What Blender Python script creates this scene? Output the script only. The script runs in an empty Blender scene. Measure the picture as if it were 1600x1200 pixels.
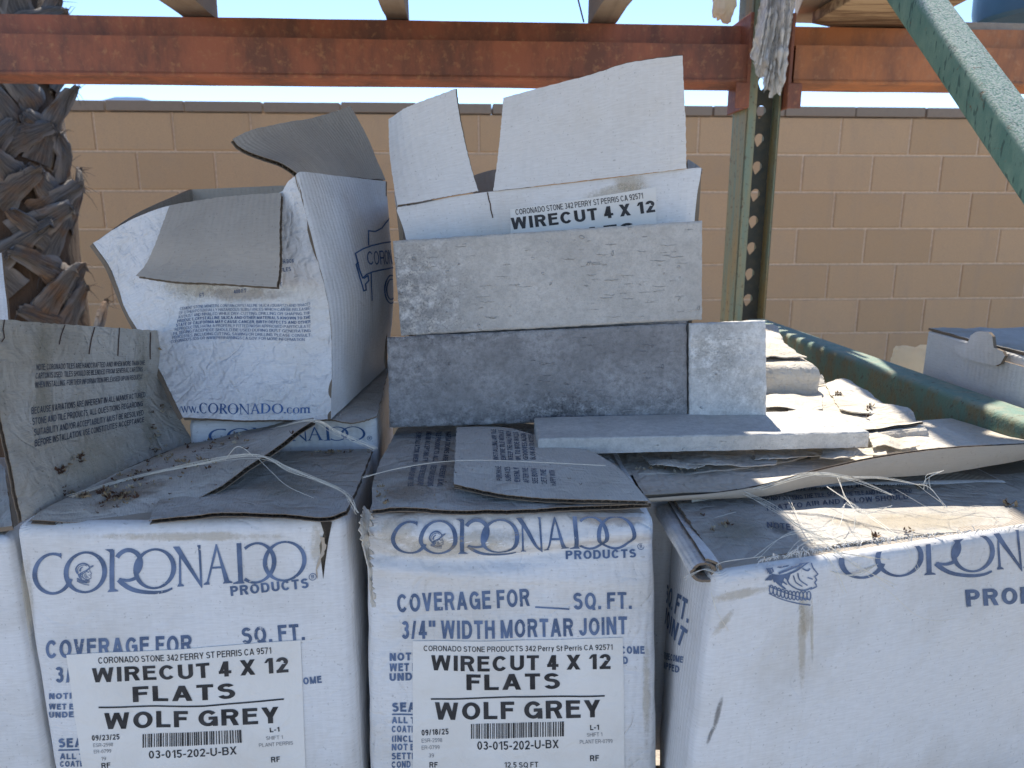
import bpy, bmesh, math, random
from mathutils import Vector, Matrix, noise as mnoise

random.seed(7)
SC = bpy.context.scene
COL = SC.collection
R = math.radians
# ------------------------------------------------------------------ camera
CAMZ = 1.25
FPX = 1150.0                       # focal length in photo pixels (1600 wide)
PITCH = R(12.64)
cam_d = bpy.data.cameras.new('camera')
cam = bpy.data.objects.new('camera', cam_d)
COL.objects.link(cam)
cam.location = (0, 0, CAMZ)
cam.rotation_euler = (R(90) - PITCH, 0, 0)
cam_d.sensor_width = 36.0
cam_d.lens = FPX / 1600.0 * 36.0
cam_d.clip_start = 0.02
cam_d.clip_end = 3000
cam_d.dof.use_dof = True
cam_d.dof.focus_distance = 0.62
cam_d.dof.aperture_fstop = 15
SC.camera = cam
# ------------------------------------------------------------------ light
SUN_EL, SUN_AZ = R(52), R(2)     # azimuth measured from +Y towards +X
w = bpy.data.worlds.new('World')
SC.world = w
w.use_nodes = True
nt = w.node_tree
nt.nodes.clear()
sky = nt.nodes.new('ShaderNodeTexSky')
sky.sky_type = 'NISHITA'
sky.sun_disc = False
sky.sun_elevation = SUN_EL
sky.sun_rotation = SUN_AZ
sky.altitude = 500
sky.air_density = 0.68
sky.dust_density = 0.0
sky.ozone_density = 2.6
bg = nt.nodes.new('ShaderNodeBackground')
bg.inputs[1].default_value = 0.15
wo = nt.nodes.new('ShaderNodeOutputWorld')
nt.links.new(sky.outputs[0], bg.inputs[0])
nt.links.new(bg.outputs[0], wo.inputs[0])
sl = bpy.data.lights.new('sun', 'SUN')
sl.energy = 4.3
sl.angle = R(0.55)
sl.color = (1.0, 0.92, 0.80)
so = bpy.data.objects.new('sun', sl)
COL.objects.link(so)
sdir = Vector((math.sin(SUN_AZ) * math.cos(SUN_EL), math.cos(SUN_AZ) * math.cos(SUN_EL), math.sin(SUN_EL)))
so.rotation_euler = sdir.to_track_quat('Z', 'Y').to_euler()
so.location = (0, 0, 6)
SC.view_settings.view_transform = 'Standard'
SC.view_settings.look = 'None'
SC.view_settings.exposure = 1.1
SC.view_settings.gamma = 1.0
SC.render.engine = 'CYCLES'
SC.cycles.max_bounces = 8
SC.cycles.use_denoising = True

# ------------------------------------------------------------------ pixel <-> world helpers
CP, SP = math.cos(PITCH), math.sin(PITCH)
CAM = Vector((0, 0, CAMZ))

def ray(px, py):
    u, v = px - 800.0, py - 600.0
    return Vector((u, FPX * CP - v * SP, -FPX * SP - v * CP))

def P(px, py, Y):
    d = ray(px, py)
    return CAM + d * (Y / d.y)

def PZ(px, py, z):                 # z relative to the camera height
    d = ray(px, py)
    return CAM + d * (z / d.z)

def proj(p):
    q = p - CAM
    f = q.y * CP - q.z * SP
    up = q.y * SP + q.z * CP
    return 800.0 + FPX * q.x / f, 600.0 - FPX * up / f

PHI = R(3.5)                       # the wall and the rack recede slightly to the right
def RK(xr, yr, z):
    return Vector((xr * math.cos(PHI) - yr * math.sin(PHI), xr * math.sin(PHI) + yr * math.cos(PHI), CAMZ + z))

# ------------------------------------------------------------------ object helpers
def tag(o, label=None, cat=None, group=None, kind=None):
    if label: o['label'] = label
    if cat: o['category'] = cat
    if group: o['group'] = group
    if kind: o['kind'] = kind
    return o

def thing(name, label, cat, loc, group=None):
    o = bpy.data.objects.new(name, None)
    o.empty_display_size = 0.05
    COL.objects.link(o)
    o.location = loc
    return tag(o, label, cat, group)

def rootloc(o):
    while o.parent: o = o.parent
    return Vector(o.location)

class MB:
    def __init__(s): s.v, s.f, s.m, s.uv = [], [], [], []
    def vert(s, p, uv=(0, 0)):
        s.v.append(Vector(p)); s.uv.append(uv); return len(s.v) - 1
    def face(s, idx, m=0): s.f.append(tuple(idx)); s.m.append(m)
    def grid(s, pts, uvs=None, m=0, flip=False, skip=None):
        nr, nc = len(pts), len(pts[0])
        b = len(s.v)
        for i in range(nr):
            for j in range(nc):
                s.vert(pts[i][j], uvs[i][j] if uvs else (j * .01, i * .01))
        for i in range(nr - 1):
            for j in range(nc - 1):
                a = b + i * nc + j
                q = (a, a + nc, a + nc + 1, a + 1)
                if skip and skip((s.v[q[0]] + s.v[q[2]]) / 2): continue
                s.face(q[::-1] if flip else q, m)
        return b
    def hexa(s, c, m=0):           # 8 corners: bottom 4 (ccw), top 4
        b = len(s.v)
        L = [(c[1] - c[0]).length, (c[3] - c[0]).length, (c[4] - c[0]).length]
        for q in ((0, 3, 2, 1), (4, 5, 6, 7), (0, 1, 5, 4), (1, 2, 6, 5), (2, 3, 7, 6), (3, 0, 4, 7)):
            e0 = (c[q[1]] - c[q[0]]).length; e1 = (c[q[2]] - c[q[1]]).length
            ii = [s.vert(c[q[0]], (0, 0)), s.vert(c[q[1]], (e0, 0)), s.vert(c[q[2]], (e0, e1)), s.vert(c[q[3]], (0, e1))]
            s.face(ii, m)
    def box(s, p0, ax, ay, az, m=0):
        p0, ax, ay, az = map(Vector, (p0, ax, ay, az))
        s.hexa([p0, p0 + ax, p0 + ax + ay, p0 + ay, p0 + az, p0 + ax + az, p0 + ax + ay + az, p0 + ay + az], m)
    def tube(s, pts, r, n=6, m=0, cap=True):
        pts = [Vector(p) for p in pts]
        rr = r if isinstance(r, (list, tuple)) else [r] * len(pts)
        prev = None; rings = []; L = 0
        for i, p in enumerate(pts):
            d = (pts[min(i + 1, len(pts) - 1)] - pts[max(i - 1, 0)])
            d = d.normalized() if d.length > 1e-9 else Vector((0, 0, 1))
            if prev is None:
                a = d.orthogonal().normalized()
            else:
                a = (prev - d * prev.dot(d)); a = a.normalized() if a.length > 1e-6 else d.orthogonal().normalized()
            prev = a
            bb = d.cross(a)
            if i: L += (p - pts[i - 1]).length
            rings.append([s.vert(p + (a * math.cos(2 * math.pi * k / n) + bb * math.sin(2 * math.pi * k / n)) * rr[i], (k / n * .02, L)) for k in range(n)])
        for i in range(len(rings) - 1):
            for k in range(n):
                s.face((rings[i][k], rings[i][(k + 1) % n], rings[i + 1][(k + 1) % n], rings[i + 1][k]), m)
        if cap:
            s.face(rings[0][::-1], m); s.face(rings[-1], m)
    def build(s, name, mats, parent=None, smooth=True, merge=0.0, bevel=0.0, angle=40):
        off = rootloc(parent) if parent else Vector((0, 0, 0))
        if not parent and s.v:
            lo = [min(p[i] for p in s.v) for i in range(3)]; hi = [max(p[i] for p in s.v) for i in range(3)]
            off = Vector(((lo[0] + hi[0]) / 2, (lo[1] + hi[1]) / 2, lo[2]))
        me = bpy.data.meshes.new(name)
        me.from_pydata([tuple(p - off) for p in s.v], [], s.f)
        ul = me.uv_layers.new(name='UVMap')
        for lp in me.loops: ul.data[lp.index].uv = s.uv[lp.vertex_index]
        mats = mats if isinstance(mats, (list, tuple)) else [mats]
        for m in mats: me.materials.append(m)
        for i, p in enumerate(me.polygons): p.material_index = s.m[i]
        if merge or bevel:
            bm = bmesh.new(); bm.from_mesh(me)
            bmesh.ops.remove_doubles(bm, verts=bm.verts, dist=merge or 1e-5)
            if bevel:
                es = [e for e in bm.edges if len(e.link_faces) == 2 and e.calc_face_angle(0) > R(30)]
                bmesh.ops.bevel(bm, geom=es, offset=bevel, segments=2, affect='EDGES', profile=.6)
            bm.to_mesh(me); bm.free()
        me.update()
        if smooth:
            me.polygons.foreach_set('use_smooth', [True] * len(me.polygons))
            try: me.set_sharp_from_angle(angle=R(angle))
            except Exception: pass
        o = bpy.data.objects.new(name, me)
        COL.objects.link(o)
        if parent:
            o.parent = parent
        else:
            o.location = off
        return o

# ------------------------------------------------------------------ curves and surfaces
def cr(pts, x, smooth=True):       # point on a polyline, x in 0..1
    n = len(pts) - 1
    x = min(max(x, 0.0), 1.0) * n
    i = min(int(x), n - 1); f = x - i
    p1, p2 = pts[i], pts[i + 1]
    if not smooth or n == 1: return p1.lerp(p2, f)
    p0 = pts[i - 1] if i > 0 else p1 * 2 - p2
    p3 = pts[i + 2] if i + 2 <= n else p2 * 2 - p1
    return .5 * ((2 * p1) + (p2 - p0) * f + (2 * p0 - 5 * p1 + 4 * p2 - p3) * f * f + (3 * p1 - p0 - 3 * p2 + p3) * f ** 3)

def reparam(pts, n=40, smooth=True):   # resample by arc length
    d = [cr(pts, i / n, smooth) for i in range(n + 1)]
    L = [0.0]
    for i in range(n): L.append(L[-1] + (d[i + 1] - d[i]).length)
    out = []; j = 0
    for i in range(n + 1):
        t = L[-1] * i / n
        while j < n - 1 and L[j + 1] < t: j += 1
        f = 0 if L[j + 1] == L[j] else (t - L[j]) / (L[j + 1] - L[j])
        out.append(d[j].lerp(d[j + 1], min(max(f, 0), 1)))
    return out

class Surf:
    def __init__(self, fn, amp=0.0, freq=25.0, seed=0, toward=None):
        self.fn, self.amp, self.freq, self.seed = fn, amp, freq, seed
        self.sg = 1.0
        c = fn(.5, .5)
        n = self._n(.5, .5)
        tv = toward if toward is not None else (CAM - c)
        self.sg = 1.0 if n.dot(tv) > 0 else -1.0
    def _n(self, s, t):
        e = 1e-3
        a = self.fn(min(s + e, 1), t) - self.fn(max(s - e, 0), t)
        b = self.fn(s, min(t + e, 1)) - self.fn(s, max(t - e, 0))
        n = a.cross(b)
        return n.normalized() * self.sg if n.length > 1e-14 else Vector((0, -1, 0))
    def pos(self, s, t, off=0.0):
        p = self.fn(s, t); n = self._n(s, t)
        d = 0.0
        if self.amp:
            q = p * self.freq + Vector((self.seed * 3.7, self.seed * 1.3, 0))
            d = self.amp * (mnoise.noise(q) + .5 * mnoise.noise(q * 2.1))
        return p + n * (d + off)
    def st(self, px, py, s=.5, t=.5):
        for _ in range(12):
            x, y = proj(self.fn(s, t))
            ex, ey = px - x, py - y
            if abs(ex) + abs(ey) < .02: break
            e = 1e-3
            x1, y1 = proj(self.fn(s + e, t)); x2, y2 = proj(self.fn(s, t + e))
            a, b, c, d = (x1 - x) / e, (x2 - x) / e, (y1 - y) / e, (y2 - y) / e
            det = a * d - b * c
            if abs(det) < 1e-6: break
            s += max(-.4, min(.4, (d * ex - b * ey) / det)); t += max(-.4, min(.4, (a * ey - c * ex) / det))
            s = max(-.3, min(1.3, s)); t = max(-.3, min(1.3, t))
        return s, t

def coons(top, bot, left=None, right=None, smooth=True, sag=None):
    T = reparam(top, 40, smooth); B = reparam(bot, 40, smooth)
    Lf = reparam(left, 40, smooth) if left else [T[0], B[0]]
    Rt = reparam(right, 40, smooth) if right else [T[-1], B[-1]]
    T[0] = Lf[0]; T[-1] = Rt[0]; B[0] = Lf[-1]; B[-1] = Rt[-1]
    def ev(A, x):
        n = len(A) - 1; y = x * n; i = max(0, min(int(math.floor(y)), n - 1)); return A[i].lerp(A[i + 1], y - i)
    def fn(s, t):
        c = (ev(T, s) * (1 - t) + ev(B, s) * t + ev(Lf, t) * (1 - s) + ev(Rt, t) * s
             - (T[0] * (1 - s) * (1 - t) + T[-1] * s * (1 - t) + B[0] * (1 - s) * t + B[-1] * s * t))
        if sag: c = c + sag(s, t)
        return c
    return fn

def bil(tl, tr, br, bl, bulge=None):
    def fn(s, t):
        p = tl.lerp(tr, s).lerp(bl.lerp(br, s), t)
        if bulge: p = p + bulge(s, t)
        return p
    return fn

def sheet(mb, sf, nu=40, nv=40, th=.003, mats=(0, 1, 2), flute='', bev=0.0, rough=0.0, period=.0062, skip=None, srange=(0, 1), trange=(0, 1)):
    S = [srange[0] + (srange[1] - srange[0]) * i / nu for i in range(nu + 1)]
    T = [trange[0] + (trange[1] - trange[0]) * i / nv for i in range(nv + 1)]
    wd = sum((sf.fn(S[i + 1], .5) - sf.fn(S[i], .5)).length for i in range(nu))
    ht = sum((sf.fn(.5, T[i + 1]) - sf.fn(.5, T[i])).length for i in range(nv))
    if bev:
        S = [0, min(bev / wd, .4)] + [x for x in S[1:-1] if bev / wd < x < 1 - bev / wd] + [1 - min(bev / wd, .4), 1]
        T = [0, min(bev / ht, .4)] + [x for x in T[1:-1] if bev / ht < x < 1 - bev / ht] + [1 - min(bev / ht, .4), 1]
    rnd = random.Random(int(sf.seed) + 11)
    js = {}
    def param(i, j):
        s, t = S[j], T[i]
        if rough:
            if (i, j) not in js: js[(i, j)] = (rnd.random() * rough, rnd.random() * rough)
            a, b = js[(i, j)]
            if j == 0: s += a / wd
            if j == len(S) - 1: s -= a / wd
            if i == 0: t += b / ht
            if i == len(T) - 1: t -= b / ht
        return s, t
    def layer(o0):
        pts, uvs = [], []
        for i in range(len(T)):
            rp, ru = [], []
            for j in range(len(S)):
                s, t = param(i, j)
                o = o0
                if bev and (i in (0, len(T) - 1) or j in (0, len(S) - 1)): o = o0 - bev
                rp.append(sf.pos(s, t, o)); ru.append((s * wd, (1 - t) * ht))
            pts.append(rp); uvs.append(ru)
        return pts, uvs
    fl = sf.sg < 0
    def slab(o0, o1, mf, mbk, me, skip=None, bevd=True):
        p0, u0 = layer(o0); p1, u1 = layer(o1 - (0 if not bev else 0))
        mb.grid(p0, u0, mf, flip=fl, skip=skip); mb.grid(p1, u1, mbk, flip=not fl, skip=skip)
        nr, nc = len(p0), len(p0[0])
        def strip(seq, f):
            L = 0; idx = []
            for k, (i, j) in enumerate(seq):
                if k: L += (p0[i][j] - p0[seq[k - 1][0]][seq[k - 1][1]]).length
                idx.append((mb.vert(p0[i][j], (L, 0)), mb.vert(p1[i][j], (L, abs(o0 - o1)))))
            for k in range(len(idx) - 1):
                q = (idx[k][0], idx[k + 1][0], idx[k + 1][1], idx[k][1])
                mb.face(q if f else q[::-1], me)
        strip([(0, j) for j in range(nc)], not fl); strip([(nr - 1, j) for j in range(nc)], fl)
        strip([(i, 0) for i in range(nr)], fl); strip([(i, nc - 1) for i in range(nr)], not fl)
    if not flute:
        slab(0, -th, *mats, skip=skip)
        return wd, ht
    l = .0005
    slab(0, -l, mats[0], mats[2], mats[2], skip=skip)
    slab(-th + l, -th, mats[2], mats[1], mats[2], skip=skip)
    ins = .0012
    for e in flute:
        n = int((wd if e in 'tb' else ht) / period * 6)
        row0, row1 = [], []
        for k in range(n + 1):
            x = k / n
            L = x * (wd if e in 'tb' else ht)
            o = -th / 2 + (th / 2 - l) * math.sin(2 * math.pi * L / period)
            d0, d1 = ins / (ht if e in 'tb' else wd), (ins + .006) / (ht if e in 'tb' else wd)
            if e == 'b': a, b = (x, 1 - d0), (x, 1 - d1)
            if e == 't': a, b = (x, d0), (x, d1)
            if e == 'l': a, b = (d0, x), (d1, x)
            if e == 'r': a, b = (1 - d0, x), (1 - d1, x)
            row0.append(sf.pos(a[0], a[1], o)); row1.append(sf.pos(b[0], b[1], o))
        mb.grid([row0, row1], None, mats[2])
    return wd, ht

# ------------------------------------------------------------------ materials
MATS = {}
class NT:
    def __init__(self, name):
        m = bpy.data.materials.new(name); m.use_nodes = True
        self.m = m; self.t = m.node_tree; self.t.nodes.clear()
        self.out = self.n('ShaderNodeOutputMaterial')
        self.b = self.n('ShaderNodeBsdfPrincipled')
        self.t.links.new(self.b.outputs[0], self.out.inputs[0])
        self.tc = self.n('ShaderNodeTexCoord')
        MATS[name] = m
    def n(self, k): return self.t.nodes.new(k)
    def l(self, a, b): self.t.links.new(a, b)
    def co(self, kind='Object', scale=(1, 1, 1), rot=(0, 0, 0), loc=(0, 0, 0)):
        mp = self.n('ShaderNodeMapping')
        self.l(self.tc.outputs[kind], mp.inputs[0])
        mp.inputs['Scale'].default_value = scale; mp.inputs['Rotation'].default_value = rot; mp.inputs['Location'].default_value = loc
        return mp.outputs[0]
    def noise(self, co, scale, detail=3, rough=.55, dist=0):
        n = self.n('ShaderNodeTexNoise'); self.l(co, n.inputs['Vector'])
        n.inputs['Scale'].default_value = scale; n.inputs['Detail'].default_value = detail
        n.inputs['Roughness'].default_value = rough; n.inputs['Distortion'].default_value = dist
        return n.outputs[0]
    def ramp(self, fac, a, b, ca=0.0, cb=1.0):
        r = self.n('ShaderNodeMapRange'); self.l(fac, r.inputs[0])
        r.inputs[1].default_value = a; r.inputs[2].default_value = b; r.inputs[3].default_value = ca; r.inputs[4].default_value = cb
        r.clamp = True
        return r.outputs[0]
    def math(self, op, a, b=None):
        n = self.n('ShaderNodeMath'); n.operation = op
        for i, x in enumerate((a, b)):
            if x is None: continue
            if isinstance(x, (int, float)): n.inputs[i].default_value = x
            else: self.l(x, n.inputs[i])
        return n.outputs[0]
    def mix(self, fac, a, b):
        n = self.n('ShaderNodeMix'); n.data_type = 'RGBA'
        for k, x in ((0, fac), (6, a), (7, b)):
            if isinstance(x, (int, float)): n.inputs[k].default_value = x
            elif isinstance(x, tuple): n.inputs[k].default_value = (*x, 1)
            else: self.l(x, n.inputs[k])
        return n.outputs[2]
    def col(self, c):
        if isinstance(c, tuple): self.b.inputs['Base Color'].default_value = (*c, 1)
        else: self.l(c, self.b.inputs['Base Color'])
    def rough(self, r):
        if isinstance(r, (int, float)): self.b.inputs['Roughness'].default_value = r
        else: self.l(r, self.b.inputs['Roughness'])
    def bump(self, *hs):           # (height socket, distance)
        prev = None
        for h, d in hs:
            n = self.n('ShaderNodeBump'); n.inputs['Strength'].default_value = 1.0; n.inputs['Distance'].default_value = d
            self.l(h, n.inputs['Height'])
            if prev: self.l(prev, n.inputs['Normal'])
            prev = n.outputs[0]
        self.l(prev, self.b.inputs['Normal'])
    def sep(self, co):
        s = self.n('ShaderNodeSeparateXYZ'); self.l(co, s.inputs[0]); return s.outputs

def card(name, col, stain, amt=.5, corr=.00011, period=.0062, axis=0, wr=.0006, dirt=.3, fiber=.00012, fine=(.75, 1.0), s0=.45, wscale=55):
    k = NT(name)
    oc = k.co('Object'); uv = k.co('UV')
    big = k.noise(oc, 11, 4, .6)
    c = k.mix(k.ramp(big, s0, s0 + .28, 0, amt), col, stain)
    # fine fibres along the sheet
    fib = k.noise(k.co('UV', (90, 700, 1) if axis == 0 else (700, 90, 1)), 1.0, 3, .6)
    c = k.mix(k.ramp(fib, .35, .75, 0, .22), c, tuple(x * .62 for x in stain))
    sp = k.noise(oc, 430, 2, .5)
    c = k.mix(k.ramp(sp, .66, .74, 0, dirt), c, (.09, .075, .06))
    k.col(c); k.rough(.88)
    k.b.inputs['Specular IOR Level'].default_value = .18
    xy = k.sep(uv)
    sn = k.math('SINE', k.math('MULTIPLY', xy[axis], 2 * math.pi / period))
    def ridge(scale, dist):
        n_ = k.noise(oc, scale, 2, .5, dist)
        return k.ramp(k.math('ABSOLUTE', k.math('SUBTRACT', n_, .5)), 0, .035, 0, 1)
    cr_ = k.math('MULTIPLY', ridge(9, .8), ridge(21, .5))
    patchy = k.ramp(k.noise(oc, 6, 2, .5), .42, .62)
    scuff = k.math('MULTIPLY', k.ramp(k.noise(k.co('UV', (30, 260, 1), (0, 0, R(18))), 1.0, 4, .7), .60, .74), patchy)
    c2 = k.mix(k.math('MULTIPLY', scuff, .28 * (dirt + .5)), c, (.16, .135, .105)); k.col(c2)
    dent = k.math('MULTIPLY', k.noise(oc, 16, 2, .5, .7), patchy)
    k.bump((sn, corr), (dent, .0028), (k.noise(oc, wscale, 3, .5, .6), wr), (cr_, min(wr * .16 + .00015, .0006)), (fib, fiber))
    return k.m

WHITE = card('card_white', (.73, .73, .73), (.50, .46, .395), .55, s0=.46)
WHITE_CR = card('card_white_crumpled', (.73, .73, .73), (.52, .475, .40), .55, wr=.0022, s0=.45, wscale=70)
WHITE_WAVY = card('card_white_wavy', (.73, .73, .73), (.52, .475, .40), .55, wr=.0055, s0=.47, wscale=75)
WHITE_RIB = card('card_white_ribbed', (.70, .70, .70), (.5, .46, .40), .45, corr=.00013, period=.0075, s0=.5)
WEATH = card('card_weathered', (.47, .45, .41), (.33, .295, .235), .85, corr=.00005, dirt=.6, wr=.0045, fiber=.0005, s0=.42)
WEATH_T = card('card_weathered_top', (.50, .48, .445), (.345, .315, .265), .85, corr=.00004, dirt=.6, wr=.0045, fiber=.0005, axis=1, s0=.42)
WEATH_P = card('card_weathered_pale', (.56, .535, .49), (.42, .38, .32), .7, corr=.00004, dirt=.5, wr=.002, fiber=.0005, axis=1, s0=.45)
KRAFT = card('card_kraft_inside', (.43, .385, .33), (.35, .305, .25), .5, corr=.00012, dirt=.35, wr=.0008, s0=.45)
KRAFT_T = card('card_kraft_plain', (.47, .40, .32), (.40, .33, .26), .4, corr=.00004, dirt=.2, wr=.0006)
EDGE = card('card_edge', (.22, .175, .13), (.15, .115, .085), .6, corr=0, wr=.001)
PAPER = card('paper_crumpled', (.62, .575, .50), (.44, .375, .28), .75, corr=.0001, wr=.004, s0=.45, wscale=80)

def ink(name, col, wear=.45, rough=.7):
    k = NT(name)
    oc = k.co('Object')
    n1 = k.noise(oc, 420, 3, .65); n2 = k.noise(oc, 60, 3, .6)
    a = k.math('ADD', k.math('MULTIPLY', n1, .6), k.math('MULTIPLY', n2, .4))
    k.col(k.mix(k.ramp(n2, .4, .65), col, tuple(min(1, x * 1.5 + .02) for x in col))); k.rough(rough)
    tr = k.n('ShaderNodeBsdfTransparent'); mx = k.n('ShaderNodeMixShader')
    k.l(k.ramp(a, wear, wear + .07, 0, 1), mx.inputs[0])
    k.l(tr.outputs[0], mx.inputs[1]); k.l(k.b.outputs[0], mx.inputs[2]); k.l(mx.outputs[0], k.out.inputs[0])
    return k.m
INK = ink('ink_blue', (.075, .115, .20), .33)
INK_W = ink('ink_blue_worn', (.06, .075, .115), .38)
INK_B = ink('ink_bright_blue', (.03, .085, .21), .28)
INK_S = ink('ink_small_blue', (.03, .075, .17), .16)
INK_D = ink('ink_small_dark', (.035, .042, .06), .22)
INK_K = ink('ink_black', (.016, .016, .018), .22)
INK_G = ink('ink_grey', (.16, .16, .165), .36)

k = NT('label_paper'); oc = k.co('Object')
k.col(k.mix(k.ramp(k.noise(oc, 14, 4, .6), .45, .75, 0, .5), (.74, .725, .69), (.60, .56, .49))); k.rough(.6)
k.bump((k.noise(oc, 45, 3, .5, .8), .0022), (k.noise(oc, 400, 2), .00006)); LABEL = k.m

def flat(name, col, var=.3, rough=.8, scale=60, bump=.0005, col2=None):
    k = NT(name); oc = k.co('Object'); n = k.noise(oc, scale, 4, .6)
    k.col(k.mix(k.ramp(n, .35, .7), col, col2 or tuple(x * (1 - var) for x in col))); k.rough(rough)
    k.bump((n, bump)); return k.m

# ------------------------------------------------------------------ 2D print: text and drawn marks
# a plain grotesque alphabet drawn from stems, bars, slants and arcs (cap height 1)
class Pen:
    def __init__(p, w): p.w, p.v, p.f = w, [], []
    def quad(p, *q):
        o = len(p.v); p.v += list(q); p.f.append((o, o + 1, o + 2, o + 3))
    def stem(p, x, y0=0.0, y1=1.0):          # x = left side
        p.quad((x, y0), (x + p.w, y0), (x + p.w, y1), (x, y1))
    def bar(p, y, x0, x1):                   # y = lower side
        h = p.w * .88; p.quad((x0, y), (x1, y), (x1, y + h), (x0, y + h))
    def slant(p, x0, y0, x1, y1, k=1.0):     # left sides of both ends
        d = p.w * k * math.hypot(x1 - x0, y1 - y0) / max(abs(y1 - y0), .2)
        d = min(d, p.w * 1.7)
        p.quad((x0, y0), (x0 + d, y0), (x1 + d, y1), (x1, y1))
    def arc(p, x0, x1, y0, y1, a0, a1):      # outer box and angles
        cx, cy, rx, ry = (x0 + x1) / 2, (y0 + y1) / 2, (x1 - x0) / 2, (y1 - y0) / 2
        n = max(6, int(abs(a1 - a0) / 12)); o = len(p.v); h = p.w * .9
        for i in range(n + 1):
            a = R(a0 + (a1 - a0) * i / n); c_, s_ = math.cos(a), math.sin(a)
            p.v += [(cx + rx * c_, cy + ry * s_), (cx + (rx - p.w) * c_, cy + (ry - h) * s_)]
        for i in range(n): q = o + 2 * i; p.f.append((q, q + 2, q + 3, q + 1))

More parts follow.
